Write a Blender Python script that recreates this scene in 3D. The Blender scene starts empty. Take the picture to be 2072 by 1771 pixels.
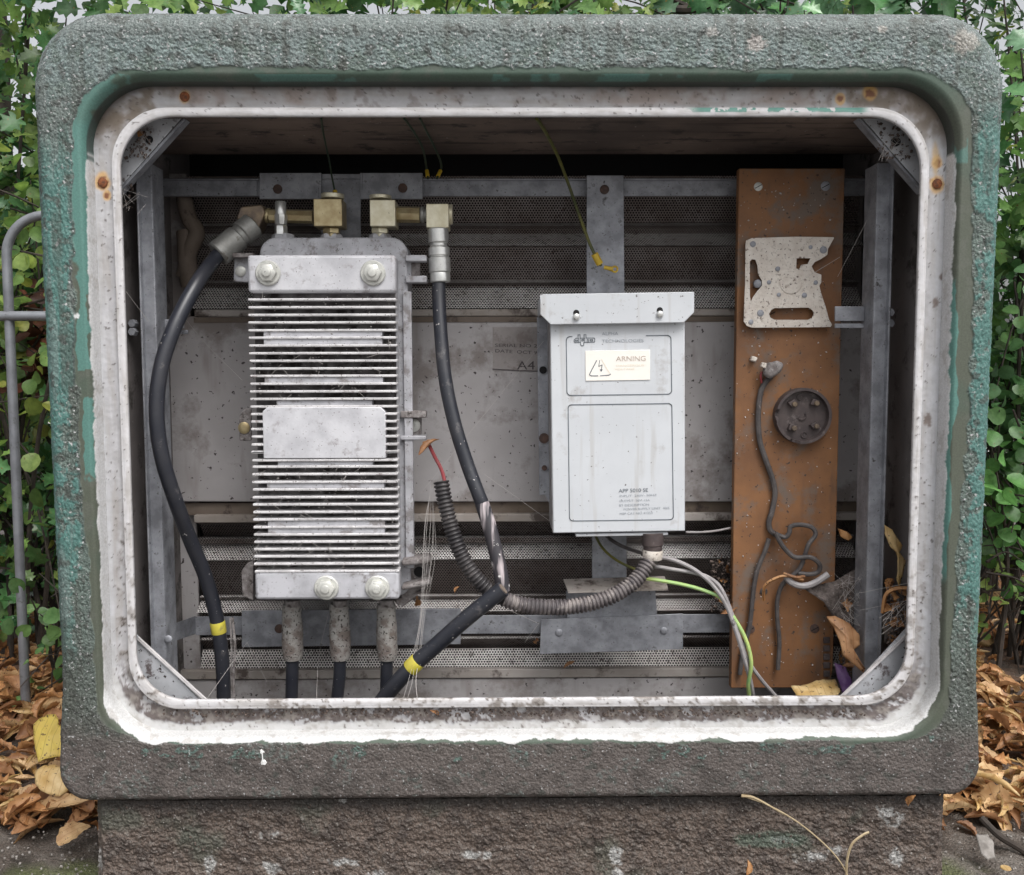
import bpy, bmesh, math, random
import numpy as np
from mathutils import Vector, Matrix, Euler
random.seed(7)
rng = np.random.default_rng(11)
R = math.radians
sc = bpy.context.scene
COL = sc.collection

# ------------------------------------------------------------------ camera
F = 1920.0; CU, CV = 1036.0, 885.5       # focal length and centre, in pixels of a 2072-wide picture
CAM = Vector((0.0, -1.18, 0.688))
ROT = Matrix.Rotation(R(-0.54), 3, 'Z') @ Matrix.Rotation(R(90 - 4.4), 3, 'X') @ Matrix.Rotation(R(-0.14), 3, 'Z')
cam_data = bpy.data.cameras.new("camera")
cam_data.sensor_width = 36.0
cam_data.lens = 36.0 * F / 2072.0
cam_data.clip_start = 0.05; cam_data.clip_end = 2000
cam = bpy.data.objects.new("camera", cam_data)
cam.matrix_world = Matrix.Translation(CAM) @ ROT.to_4x4()
COL.objects.link(cam); sc.camera = cam

# ------------------------------------------------------------------ world, sun, exposure
SUN_EL, SUN_AZ = 58, 150          # azimuth: compass style, behind the camera's left shoulder
w = bpy.data.worlds.new("World"); sc.world = w; w.use_nodes = True
wn = w.node_tree; wn.nodes.clear()
sky = wn.nodes.new('ShaderNodeTexSky'); sky.sky_type = 'NISHITA'; sky.sun_disc = False
sky.sun_elevation = R(SUN_EL); sky.sun_rotation = R(SUN_AZ); sky.dust_density = 6; sky.air_density = 1.0; sky.ozone_density = 1.0
hs = wn.nodes.new('ShaderNodeHueSaturation'); hs.inputs['Saturation'].default_value = 0.16
bgn = wn.nodes.new('ShaderNodeBackground'); bgn.inputs['Strength'].default_value = 0.14
wo = wn.nodes.new('ShaderNodeOutputWorld')
wn.links.new(sky.outputs[0], hs.inputs['Color']); wn.links.new(hs.outputs[0], bgn.inputs['Color']); wn.links.new(bgn.outputs[0], wo.inputs[0])
sl = bpy.data.lights.new("sun", 'SUN'); sl.energy = 1.1; sl.angle = R(35); sl.color = (1.0, 0.97, 0.95)
so = bpy.data.objects.new("sun", sl); COL.objects.link(so)
sd = Vector((math.sin(R(SUN_AZ + 0)) * math.cos(R(SUN_EL)), math.cos(R(SUN_AZ)) * math.cos(R(SUN_EL)), math.sin(R(SUN_EL))))
so.rotation_euler = sd.to_track_quat('Z', 'Y').to_euler()
sc.view_settings.view_transform = 'Standard'; sc.view_settings.look = 'None'
sc.view_settings.gamma = 1; sc.view_settings.exposure = 0.62
sc.view_settings.use_curve_mapping = False
sc.cycles.max_bounces = 8; sc.cycles.transparent_max_bounces = 12

# ------------------------------------------------------------------ measuring: picture <-> place
def P(u, v, y):
    d = ROT @ Vector(((u - CU) / F, -(v - CV) / F, -1.0))
    t = (y - CAM.y) / d.y
    return CAM + d * t
def X(u, y, v=865): return P(u, v, y).x
def Z(v, y, u=1036): return P(u, v, y).z
def S(y): return (y - CAM.y) / F
ROTI = np.array(ROT.transposed())
def proj(p):
    q = (np.asarray(p, float) - np.array(CAM)) @ ROTI.T
    return CU + F * q[..., 0] / -q[..., 2], CV - F * q[..., 1] / -q[..., 2]

# ------------------------------------------------------------------ noise
_perm = rng.permutation(256); _perm = np.concatenate([_perm, _perm, _perm])
_g = rng.normal(size=(256, 3)); _g /= np.linalg.norm(_g, axis=1)[:, None]
def noise(p, scale=1.0, off=0.0):
    p = np.asarray(p, float) * scale + off
    i = np.floor(p).astype(int); f = p - i; i &= 255
    u = f * f * f * (f * (f * 6 - 15) + 10)
    def g(dx, dy, dz):
        h = _perm[_perm[_perm[(i[..., 0] + dx) & 255] + ((i[..., 1] + dy) & 255)] + ((i[..., 2] + dz) & 255)]
        gr = _g[h]
        return gr[..., 0] * (f[..., 0] - dx) + gr[..., 1] * (f[..., 1] - dy) + gr[..., 2] * (f[..., 2] - dz)
    def lerp(a, b, t): return a + (b - a) * t
    x00 = lerp(g(0,0,0), g(1,0,0), u[..., 0]); x10 = lerp(g(0,1,0), g(1,1,0), u[..., 0])
    x01 = lerp(g(0,0,1), g(1,0,1), u[..., 0]); x11 = lerp(g(0,1,1), g(1,1,1), u[..., 0])
    return lerp(lerp(x00, x10, u[..., 1]), lerp(x01, x11, u[..., 1]), u[..., 2]) * 1.5
def fbm(p, scale, octv=4, off=0.0, gain=0.5):
    a = 1.0; s = 0; t = 0
    for k in range(octv):
        s = s + a * noise(p, scale * 2 ** k, off + 17.3 * k); t += a; a *= gain
    return s / t * 1.3
def sstep(a, b, x):
    t = np.clip((x - a) / (b - a), 0, 1); return t * t * (3 - 2 * t)
def blend(c, col, m):
    return c + (np.array(col) - c) * np.clip(m, 0, 1)[..., None]

# ------------------------------------------------------------------ materials
def links(nt): return nt.links.new
def newmat(name):
    m = bpy.data.materials.new(name); m.use_nodes = True
    nt = m.node_tree; b = nt.nodes['Principled BSDF']
    return m, nt, b
def node(nt, t, **kw):
    n = nt.nodes.new(t)
    for k, v in kw.items():
        if hasattr(n, k) and k not in n.inputs: setattr(n, k, v)
        else: n.inputs[k].default_value = v
    return n
def ramp(nt, src, p0, p1, c0=(0,0,0,1), c1=(1,1,1,1)):
    r = nt.nodes.new('ShaderNodeValToRGB'); r.color_ramp.elements[0].position = p0; r.color_ramp.elements[1].position = p1
    r.color_ramp.elements[0].color = c0; r.color_ramp.elements[1].color = c1
    nt.links.new(src, r.inputs[0]); return r
def mix(nt, a, b, f):
    n = nt.nodes.new('ShaderNodeMix'); n.data_type = 'RGBA'
    for s, i in ((a, 6), (b, 7)):
        if isinstance(s, tuple): n.inputs[i].default_value = (*s[:3], 1)
        else: nt.links.new(s, n.inputs[i])
    if isinstance(f, float): n.inputs[0].default_value = f
    else: nt.links.new(f, n.inputs[0])
    return n.outputs[2]
def mat(name, c1, c2=None, rough=0.6, metal=0.0, sc1=8, dirt=None, dsc=60, damt=0.5, speck=None, ssc=300, samt=0.6,
        streak=None, stsc=(120, 120, 6), stamt=0.55, bump=0.15, bsc=200, bdist=0.001, attr=None, spec=0.5, grain=None):
    m, nt, b = newmat(name)
    tc = node(nt, 'ShaderNodeTexCoord'); co = tc.outputs['Object']
    def nz(s, det=4, vec=co, rg=.6):
        n = node(nt, 'ShaderNodeTexNoise', Scale=s, Detail=det, Roughness=rg); nt.links.new(vec, n.inputs['Vector']); return n.outputs['Fac']
    c2 = c2 or tuple(x * .8 for x in c1)
    if attr:
        at = node(nt, 'ShaderNodeAttribute'); at.attribute_name = attr; base = at.outputs['Color']
        r = ramp(nt, nz(sc1), .35, .65)
        mm = nt.nodes.new('ShaderNodeMix'); mm.data_type = 'RGBA'; mm.blend_type = 'MULTIPLY'
        mm.inputs[0].default_value = 1.0; nt.links.new(base, mm.inputs[6])
        r.color_ramp.elements[0].color = (*c2, 1); r.color_ramp.elements[1].color = (*c1, 1)
        nt.links.new(r.outputs[0], mm.inputs[7]); col = mm.outputs[2]
    else:
        r = ramp(nt, nz(sc1), .38, .62, (*c2, 1), (*c1, 1)); col = r.outputs[0]
    if streak:
        mp = node(nt, 'ShaderNodeMapping'); mp.inputs['Scale'].default_value = stsc; nt.links.new(co, mp.inputs['Vector'])
        col = mix(nt, col, streak, ramp(nt, nz(1.0, 3, mp.outputs[0]), stamt, stamt + .13).outputs[0])
    if dirt:
        f = ramp(nt, nz(dsc, 6, rg=.7), damt, damt + .1).outputs[0]; col = mix(nt, col, dirt, f)
    if speck:
        f2 = ramp(nt, nz(ssc, 2), samt, samt + .04).outputs[0]; col = mix(nt, col, speck, f2)
    if grain:
        v = node(nt, 'ShaderNodeTexVoronoi', Scale=grain[0]); nt.links.new(co, v.inputs['Vector'])
        col = mix(nt, col, grain[1], ramp(nt, v.outputs['Distance'], grain[2], grain[2] * .6, (0,0,0,1), (1,1,1,1)).outputs[0]) if False else col
    nt.links.new(col, b.inputs['Base Color'])
    b.inputs['Roughness'].default_value = rough; b.inputs['Metallic'].default_value = metal
    b.inputs['Specular IOR Level'].default_value = spec
    if bump:
        bp = node(nt, 'ShaderNodeBump', Strength=bump, Distance=bdist); nt.links.new(nz(bsc, 5), bp.inputs['Height']); nt.links.new(bp.outputs[0], b.inputs['Normal'])
    return m
M = {}
M['galv'] = mat('galvanised steel', (.33,.34,.37), (.20,.205,.225), rough=.55, metal=.35, sc1=45, dirt=(.06,.055,.055), dsc=90, damt=.60, speck=(.05,.045,.045), ssc=340, samt=.68)
M['galv_rust'] = mat('rust stained bolt', (.11,.065,.05), (.06,.04,.035), rough=.8, sc1=120)
M['alu'] = mat('cast aluminium', (.48,.48,.51), (.34,.34,.36), rough=.55, metal=.05, sc1=26, dirt=(.22,.205,.205), dsc=45, damt=.54, speck=(.10,.09,.09), ssc=300, samt=.66, bump=.25)
M['alu_light'] = mat('cast aluminium cover', (.58,.58,.605), (.44,.44,.465), rough=.55, metal=.05, sc1=22, dirt=(.32,.30,.31), dsc=38, damt=.57, speck=(.12,.10,.10), ssc=380, samt=.67, bump=.2)
M['fin'] = mat('dusty cooling fin', (.60,.59,.595), (.43,.42,.425), rough=.6, metal=.0, sc1=40, dirt=(.22,.19,.19), dsc=55, damt=.60, speck=(.08,.065,.06), ssc=330, samt=.62, bump=.3)
M['fin_back'] = mat('grimy fin floor', (.20,.19,.19), (.085,.076,.075), rough=.9, metal=.0, sc1=60, dirt=(.03,.024,.023), dsc=40, damt=.5, speck=(.4,.37,.36), ssc=260, samt=.68, bump=.5)  # floor colour darkened for the shade between fins, with grime
M['grime'] = mat('dust caked casting', (.29,.27,.265), (.15,.13,.125), rough=.9, sc1=90, dirt=(.05,.04,.035), dsc=120, damt=.55, speck=(.45,.42,.40), ssc=250, samt=.68, bump=.8, bsc=260, bdist=.002)
M['boltwhite'] = mat('plated bolt', (.62,.62,.58), (.48,.48,.45), rough=.4, metal=.3, sc1=80, speck=(.1,.1,.1), ssc=350, samt=.68)
M['brass'] = mat('tarnished brass', (.50,.42,.25), (.36,.28,.15), rough=.38, metal=.65, sc1=60, speck=(.08,.05,.03), ssc=300, samt=.70)
M['brass_pale'] = mat('pale plated brass', (.68,.64,.50), (.56,.51,.36), rough=.4, metal=.5, sc1=60, speck=(.1,.07,.05), ssc=300, samt=.72)
M['brass_dark'] = mat('brown tarnished brass', (.24,.18,.12), (.13,.10,.08), rough=.45, metal=.5, sc1=60)
M['nickel'] = mat('nickel plated connector', (.72,.72,.70), (.55,.55,.53), rough=.28, metal=.7, sc1=60, speck=(.2,.19,.17), ssc=300, samt=.70, bump=.05)
M['nickel_dull'] = mat('dull nickel connector', (.36,.36,.34), (.26,.255,.24), rough=.5, metal=.5, sc1=60, dirt=(.16,.14,.12), dsc=60, damt=.56)
M['rubber'] = mat('black cable sheath', (.020,.022,.030), (.030,.031,.038), rough=.36, sc1=25, dirt=(.10,.095,.097), dsc=40, damt=.60, speck=(.42,.40,.39), ssc=150, samt=.705, bump=.05)
M['rubber_worn'] = mat('worn silver streaked sheath', (.035,.035,.042), (.05,.045,.05), rough=.45, sc1=25, streak=(.50,.44,.45), stsc=(95,40,10), stamt=.515, speck=(.7,.68,.66), ssc=110, samt=.67)
M['conduit'] = mat('black corrugated conduit', (.022,.02,.022), (.05,.045,.045), rough=.45, sc1=30, dirt=(.16,.14,.135), dsc=50, damt=.58, speck=(.4,.37,.34), ssc=200, samt=.72)
M['conduit_dust'] = mat('dust covered conduit', (.12,.105,.105), (.06,.052,.055), rough=.6, sc1=50, dirt=(.22,.195,.185), dsc=60, damt=.52)
M['boot'] = mat('speckled grey boot', (.34,.33,.31), (.26,.24,.225), rough=.75, sc1=30, dirt=(.17,.14,.125), dsc=35, damt=.50, speck=(.05,.04,.035), ssc=240, samt=.59, bump=.3)
M['tape_yellow'] = mat('yellow tape', (.60,.53,.06), (.48,.41,.07), rough=.5, sc1=40, dirt=(.20,.165,.08), dsc=60, damt=.55)
M['crimp'] = mat('yellow crimp', (.62,.42,.03), (.5,.33,.03), rough=.4, sc1=40)
M['red'] = mat('red wire', (.22,.025,.03), (.14,.02,.022), rough=.5, dirt=(.16,.10,.09), dsc=120, damt=.6)
M['wire_grey'] = mat('grey wire', (.34,.32,.32), (.24,.225,.225), rough=.5, sc1=60, dirt=(.09,.08,.08), dsc=60, damt=.6)
M['wire_dark'] = mat('dark dusty wire', (.05,.044,.044), (.09,.08,.077), rough=.65, sc1=60, dirt=(.25,.22,.21), dsc=90, damt=.62)
M['wire_green'] = mat('green and yellow wire', (.46,.55,.17), (.24,.44,.17), rough=.5, sc1=22, dirt=(.35,.34,.30), dsc=60, damt=.58)
M['wire_olive'] = mat('olive wire', (.13,.12,.02), (.05,.06,.02), rough=.5, sc1=30)
M['wire_dgreen'] = mat('dark green wire', (.02,.05,.03), (.03,.04,.02), rough=.5, sc1=30)
M['boxpaint'] = mat('pale grey enamel', (.58,.60,.625), (.53,.55,.575), rough=.46, sc1=9, streak=(.50,.505,.51), stsc=(70,70,5), stamt=.55, dirt=(.41,.40,.395), dsc=11, damt=.57, speck=(.15,.14,.14), ssc=190, samt=.685, bump=.04)
M['boxside'] = mat('grimy enamel side', (.27,.25,.25), (.36,.36,.37), rough=.6, sc1=25, dirt=(.14,.12,.115), dsc=60, damt=.55)  # side face in a darker tone than the front
M['sticker'] = mat('cream sticker', (.86,.83,.78), (.84,.80,.73), rough=.4, sc1=10, bump=0)
M['sticker_tri'] = mat('faded yellow print', (.84,.76,.62), rough=.4, sc1=10, bump=0)
M['ink'] = mat('grey ink', (.10,.12,.14), (.14,.16,.18), rough=.6, sc1=20, bump=0)
M['ink_faint'] = mat('faded ink', (.36,.39,.42), (.24,.26,.29), rough=.6, sc1=300, bump=0)
M['ink_brown'] = mat('faded brown ink', (.42,.33,.27), (.58,.50,.44), rough=.6, sc1=300, bump=0)
M['ink_dark'] = mat('marker pen', (.045,.035,.04), (.09,.075,.08), rough=.6, sc1=200, bump=0)
M['board'] = mat('weathered fibre board', (.245,.112,.044), (.155,.070,.030), rough=.65, sc1=8, streak=(.13,.070,.040), stsc=(34,30,9), stamt=.58, dirt=(.15,.11,.085), dsc=12, damt=.51, speck=(.05,.032,.025), ssc=150, samt=.645, bump=.25)
M['board_edge'] = mat('board edge', (.07,.035,.02), rough=.8)
M['creamplate'] = mat('scaly cream paint', (.68,.63,.57), (.58,.52,.46), rough=.6, sc1=60, dirt=(.20,.15,.12), dsc=130, damt=.56, speck=(.10,.07,.06), ssc=260, samt=.635, bump=.8, bsc=170, bdist=.002)
M['bakelite'] = mat('dusty bakelite', (.085,.065,.062), (.055,.042,.042), rough=.6, sc1=60, dirt=(.15,.125,.12), dsc=80, damt=.57)
M['rust'] = mat('rust', (.28,.09,.03), (.10,.04,.02), rough=.9, sc1=200, bump=.5)
M['backpanel'] = mat('dusty grey panel', (.48,.46,.465), (.39,.37,.37), rough=.7, metal=.05, sc1=6, dirt=(.25,.222,.21), dsc=6, damt=.50, speck=(.06,.05,.05), ssc=130, samt=.66, streak=(.30,.27,.26), stsc=(28,8,5), stamt=.57)
M['frame_strip'] = mat('stained strip', (.42,.385,.36), (.27,.235,.205), rough=.7, sc1=7, dirt=(.09,.07,.06), dsc=22, damt=.52)
M['brown_strip'] = mat('brown stained strip', (.13,.10,.075), (.18,.145,.12), rough=.8, sc1=14, dirt=(.05,.035,.03), dsc=30, damt=.56)
M['ceiling'] = mat('mildewed board', (.17,.125,.10), (.085,.062,.052), rough=.9, sc1=5, streak=(.05,.036,.03), stsc=(5,45,45), stamt=.54, dirt=(.035,.028,.025), dsc=22, damt=.55, speck=(.3,.27,.25), ssc=160, samt=.72)
M['darkwall'] = mat('dark side wall', (.20,.18,.175), (.12,.108,.105), rough=.85, sc1=6, dirt=(.05,.045,.04), dsc=18, damt=.54, speck=(.25,.23,.22), ssc=150, samt=.70)
M['black'] = mat('black interior', (.012,.011,.012), rough=.9)
M['railing'] = mat('galvanised tube', (.25,.26,.28), (.17,.175,.19), rough=.45, metal=.4, sc1=22, dirt=(.10,.10,.10), dsc=70, damt=.6)
M['stem'] = mat('dark bark', (.05,.038,.03), (.025,.02,.016), rough=.85, sc1=40, bump=.6)
M['straw'] = mat('dry straw', (.36,.29,.18), (.28,.21,.12), rough=.7, sc1=60)
M['web'] = mat('cobweb', (.50,.47,.45), rough=.7, bump=0)
M['bin'] = mat('white splash', (.85,.85,.83), rough=.5)
M['stone'] = mat('pale stone', (.30,.28,.26), (.17,.155,.14), rough=.85, sc1=60, bump=.5)
M['sill'] = mat('pale gusset edge', (.60,.58,.58), (.45,.43,.43), rough=.6, sc1=60, speck=(.15,.13,.12), ssc=300, samt=.68)  # pale colour imitates light from above on the lower flanges
M['wad'] = mat('matted web and dirt', (.15,.125,.115), (.07,.056,.05), rough=.95, sc1=110, dirt=(.30,.27,.26), dsc=140, damt=.62, bump=1.0, bsc=300, bdist=.003)
M['crumb'] = mat('brown crumb', (.12,.09,.075), (.05,.036,.03), rough=.9, sc1=200)
M['gravelly'] = mat('pale white stone', (.55,.55,.53), (.42,.42,.40), rough=.9, sc1=60, bump=.5)
M['purple'] = mat('purple plastic', (.13,.06,.19), (.2,.12,.26), rough=.5, sc1=60)

def shellmat(name, bumpd=.0018, dark=.62, spk=(.36,.36,.36)):
    m, nt, b = newmat(name); tc = node(nt, 'ShaderNodeTexCoord'); co = tc.outputs['Object']
    at = node(nt, 'ShaderNodeAttribute'); at.attribute_name = 'pigment'
    ro = node(nt, 'ShaderNodeAttribute'); ro.attribute_name = 'roughcast'
    n1 = node(nt, 'ShaderNodeTexNoise', Scale=420, Detail=3, Roughness=.6); nt.links.new(co, n1.inputs['Vector'])
    n2 = node(nt, 'ShaderNodeTexNoise', Scale=120, Detail=4, Roughness=.6); nt.links.new(co, n2.inputs['Vector'])
    v = node(nt, 'ShaderNodeTexVoronoi', Scale=230); nt.links.new(co, v.inputs['Vector'])
    # grains of lighter aggregate, each a little different
    mm = nt.nodes.new('ShaderNodeMix'); mm.data_type = 'RGBA'; mm.blend_type = 'MULTIPLY'; mm.inputs[0].default_value = 1
    nt.links.new(at.outputs['Color'], mm.inputs[6])
    r = ramp(nt, n1.outputs['Fac'], .36, .64, (dark, dark, dark, 1), (1.42, 1.42, 1.43, 1)); nt.links.new(r.outputs[0], mm.inputs[7])
    fa = node(nt, 'ShaderNodeMath', operation='MULTIPLY_ADD'); nt.links.new(ro.outputs['Fac'], fa.inputs[0]); fa.inputs[1].default_value = .7; fa.inputs[2].default_value = .3; nt.links.new(fa.outputs[0], mm.inputs[0])
    n3 = node(nt, 'ShaderNodeTexNoise', Scale=260, Detail=1); nt.links.new(co, n3.inputs['Vector'])
    n3.inputs['Scale'].default_value = 260
    sp = ramp(nt, n3.outputs['Fac'], .66, .72); ml = node(nt, 'ShaderNodeMath', operation='MULTIPLY')
    nt.links.new(sp.outputs[0], ml.inputs[0]); nt.links.new(ro.outputs['Fac'], ml.inputs[1])
    col = mix(nt, mm.outputs[2], spk, ml.outputs[0])
    nt.links.new(col, b.inputs['Base Color']); b.inputs['Roughness'].default_value = .62
    add = node(nt, 'ShaderNodeMath', operation='ADD'); nt.links.new(n1.outputs['Fac'], add.inputs[0]); nt.links.new(n2.outputs['Fac'], add.inputs[1])
    m2 = node(nt, 'ShaderNodeMath', operation='MULTIPLY'); nt.links.new(v.outputs['Distance'], m2.inputs[0]); m2.inputs[1].default_value = -.8
    a2 = node(nt, 'ShaderNodeMath', operation='ADD'); nt.links.new(add.outputs[0], a2.inputs[0]); nt.links.new(m2.outputs[0], a2.inputs[1])
    st = node(nt, 'ShaderNodeMath', operation='MULTIPLY_ADD'); nt.links.new(ro.outputs['Fac'], st.inputs[0]); st.inputs[1].default_value = .85; st.inputs[2].default_value = .06
    bp = node(nt, 'ShaderNodeBump', Distance=bumpd); nt.links.new(a2.outputs[0], bp.inputs['Height']); nt.links.new(st.outputs[0], bp.inputs['Strength'])
    nt.links.new(bp.outputs[0], b.inputs['Normal']); return m
M['shell'] = shellmat('rough cast paint')
M['paintwhite'] = mat('aged white paint', (1.05,1.05,1.06), (.90,.89,.88), rough=.5, sc1=60, attr='pigment', bump=.25, bsc=250)
M['soil'] = shellmat('soil and grit', .003, .5, (.16,.145,.13))
def leafmat(name, rough=.45, trans=.45):
    m, nt, b = newmat(name); at = node(nt, 'ShaderNodeAttribute'); at.attribute_name = 'pigment'
    tc = node(nt, 'ShaderNodeTexCoord'); n = node(nt, 'ShaderNodeTexNoise', Scale=55, Detail=5, Roughness=.65); nt.links.new(tc.outputs['Object'], n.inputs['Vector'])
    r = ramp(nt, n.outputs['Fac'], .3, .7, (.55,.6,.5,1), (1.35,1.25,1.3,1)); mm = nt.nodes.new('ShaderNodeMix'); mm.data_type = 'RGBA'; mm.blend_type = 'MULTIPLY'; mm.inputs[0].default_value = 1
    nt.links.new(at.outputs['Color'], mm.inputs[6]); nt.links.new(r.outputs[0], mm.inputs[7])
    n4 = node(nt, 'ShaderNodeTexNoise', Scale=150, Detail=2); nt.links.new(tc.outputs['Object'], n4.inputs['Vector'])
    cc = mix(nt, mm.outputs[2], (.20,.13,.04), ramp(nt, n4.outputs['Fac'], .68, .74).outputs[0])
    bp = node(nt, 'ShaderNodeBump', Strength=.5, Distance=.0015); nt.links.new(n.outputs['Fac'], bp.inputs['Height']); nt.links.new(bp.outputs[0], b.inputs['Normal'])
    nt.links.new(cc, b.inputs['Base Color']); b.inputs['Roughness'].default_value = rough
    tr = nt.nodes.new('ShaderNodeBsdfTranslucent'); nt.links.new(cc, tr.inputs['Color'])
    mx = nt.nodes.new('ShaderNodeMixShader'); mx.inputs[0].default_value = trans
    nt.links.new(b.outputs[0], mx.inputs[1]); nt.links.new(tr.outputs[0], mx.inputs[2])
    nt.links.new(mx.outputs[0], nt.nodes['Material Output'].inputs[0]); return m
M['leaf'] = leafmat('green leaf', .42, .5); M['leaf_gloss'] = leafmat('glossy leaf', .22, .2); M['leaf_dry'] = leafmat('dry leaf', .6, .25)
def drymat(name, c1, c2, vein):
    m, nt, b = newmat(name); tc = node(nt, 'ShaderNodeTexCoord')
    n = node(nt, 'ShaderNodeTexNoise', Scale=45, Detail=5); nt.links.new(tc.outputs['Object'], n.inputs['Vector'])
    wv = node(nt, 'ShaderNodeTexWave', Scale=28, Distortion=2.0); nt.links.new(tc.outputs['Object'], wv.inputs['Vector'])
    r = ramp(nt, n.outputs['Fac'], .35, .68, (*c2, 1), (*c1, 1)); c0 = mix(nt, r.outputs[0], vein, ramp(nt, wv.outputs['Fac'], .95, 1.0, (0,0,0,1), (.55,.55,.55,1)).outputs[0])
    ge = node(nt, 'ShaderNodeNewGeometry'); rv = ramp(nt, ge.outputs['Random Per Island'], .0, 1.0, (.62,.55,.52,1), (1.30,1.32,1.36,1)); rv.color_ramp.elements.new(.35).color = (.80,.72,.66,1)
    mm = nt.nodes.new('ShaderNodeMix'); mm.data_type = 'RGBA'; mm.blend_type = 'MULTIPLY'; mm.inputs[0].default_value = 1; nt.links.new(c0, mm.inputs[6]); nt.links.new(rv.outputs[0], mm.inputs[7]); c = mm.outputs[2]
    sp_ = node(nt, 'ShaderNodeTexNoise', Scale=170, Detail=2); nt.links.new(tc.outputs['Object'], sp_.inputs['Vector']); c = mix(nt, c, (.09,.045,.025), ramp(nt, sp_.outputs['Fac'], .64, .70).outputs[0])
    nt.links.new(c, b.inputs['Base Color']); b.inputs['Roughness'].default_value = .55
    bp = node(nt, 'ShaderNodeBump', Strength=.5, Distance=.002); nt.links.new(n.outputs['Fac'], bp.inputs['Height']); nt.links.new(bp.outputs[0], b.inputs['Normal'])
    tr = nt.nodes.new('ShaderNodeBsdfTranslucent'); nt.links.new(c, tr.inputs['Color'])
    mx = nt.nodes.new('ShaderNodeMixShader'); mx.inputs[0].default_value = .25
    nt.links.new(b.outputs[0], mx.inputs[1]); nt.links.new(tr.outputs[0], mx.inputs[2]); nt.links.new(mx.outputs[0], nt.nodes['Material Output'].inputs[0])
    return m
M['dry0'] = drymat('brown dry leaf', (.45,.25,.12), (.24,.12,.055), (.26,.10,.035))
M['dry1'] = drymat('tan dry leaf', (.66,.48,.26), (.44,.27,.13), (.30,.15,.05))
M['dry2'] = drymat('orange dry leaf', (.52,.29,.12), (.34,.165,.065), (.22,.08,.02))
M['dry3'] = drymat('yellow leaf', (.68,.56,.12), (.62,.48,.12), (.30,.22,.05))
M['dry4'] = drymat('pale straw leaf', (.66,.52,.28), (.50,.33,.12), (.36,.2,.08))
def perfmat():
    m, nt, b = newmat('perforated sheet'); L = nt.links.new
    uv = node(nt, 'ShaderNodeUVMap'); a = .0044
    def dots(off):
        s = node(nt, 'ShaderNodeVectorMath', operation='MULTIPLY'); s.inputs[1].default_value = (1/a, 1/(a*1.732), 0); L(uv.outputs[0], s.inputs[0])
        o = node(nt, 'ShaderNodeVectorMath', operation='ADD'); o.inputs[1].default_value = (off, off, 0); L(s.outputs[0], o.inputs[0])
        f = node(nt, 'ShaderNodeVectorMath', operation='FRACTION'); L(o.outputs[0], f.inputs[0])
        c = node(nt, 'ShaderNodeVectorMath', operation='SUBTRACT'); c.inputs[1].default_value = (.5, .5, 0); L(f.outputs[0], c.inputs[0])
        k = node(nt, 'ShaderNodeVectorMath', operation='MULTIPLY'); k.inputs[1].default_value = (1, 1.732, 0); L(c.outputs[0], k.inputs[0])
        l = node(nt, 'ShaderNodeVectorMath', operation='LENGTH'); L(k.outputs[0], l.inputs[0]); return l.outputs['Value']
    mn = node(nt, 'ShaderNodeMath', operation='MINIMUM'); L(dots(0), mn.inputs[0]); L(dots(.5), mn.inputs[1])
    lt = node(nt, 'ShaderNodeMath', operation='LESS_THAN'); L(mn.outputs[0], lt.inputs[0]); lt.inputs[1].default_value = .34
    tc = node(nt, 'ShaderNodeTexCoord'); n = node(nt, 'ShaderNodeTexNoise', Scale=14, Detail=5, Roughness=.65); L(tc.outputs['Object'], n.inputs['Vector'])
    n2 = node(nt, 'ShaderNodeTexNoise', Scale=160, Detail=3); L(tc.outputs['Object'], n2.inputs['Vector'])
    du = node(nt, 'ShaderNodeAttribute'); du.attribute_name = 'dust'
    r = ramp(nt, n.outputs['Fac'], .36, .66, (.19,.155,.14,1), (.34,.305,.29,1)); rd = ramp(nt, n.outputs['Fac'], .36, .66, (.60,.56,.54,1), (.88,.86,.84,1)); c = mix(nt, mix(nt, r.outputs[0], rd.outputs[0], du.outputs['Fac']), (.10,.07,.06), ramp(nt, n2.outputs['Fac'], .56, .74).outputs[0])  # paler ramp imitates light falling on the up-facing facets
    L(c, b.inputs['Base Color']); b.inputs['Roughness'].default_value = .6; b.inputs['Metallic'].default_value = .2
    tr = nt.nodes.new('ShaderNodeBsdfTransparent'); mx = nt.nodes.new('ShaderNodeMixShader')
    L(lt.outputs[0], mx.inputs[0]); L(b.outputs[0], mx.inputs[1]); L(tr.outputs[0], mx.inputs[2]); L(mx.outputs[0], nt.nodes['Material Output'].inputs[0])
    return m
M['perf'] = perfmat()

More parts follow.
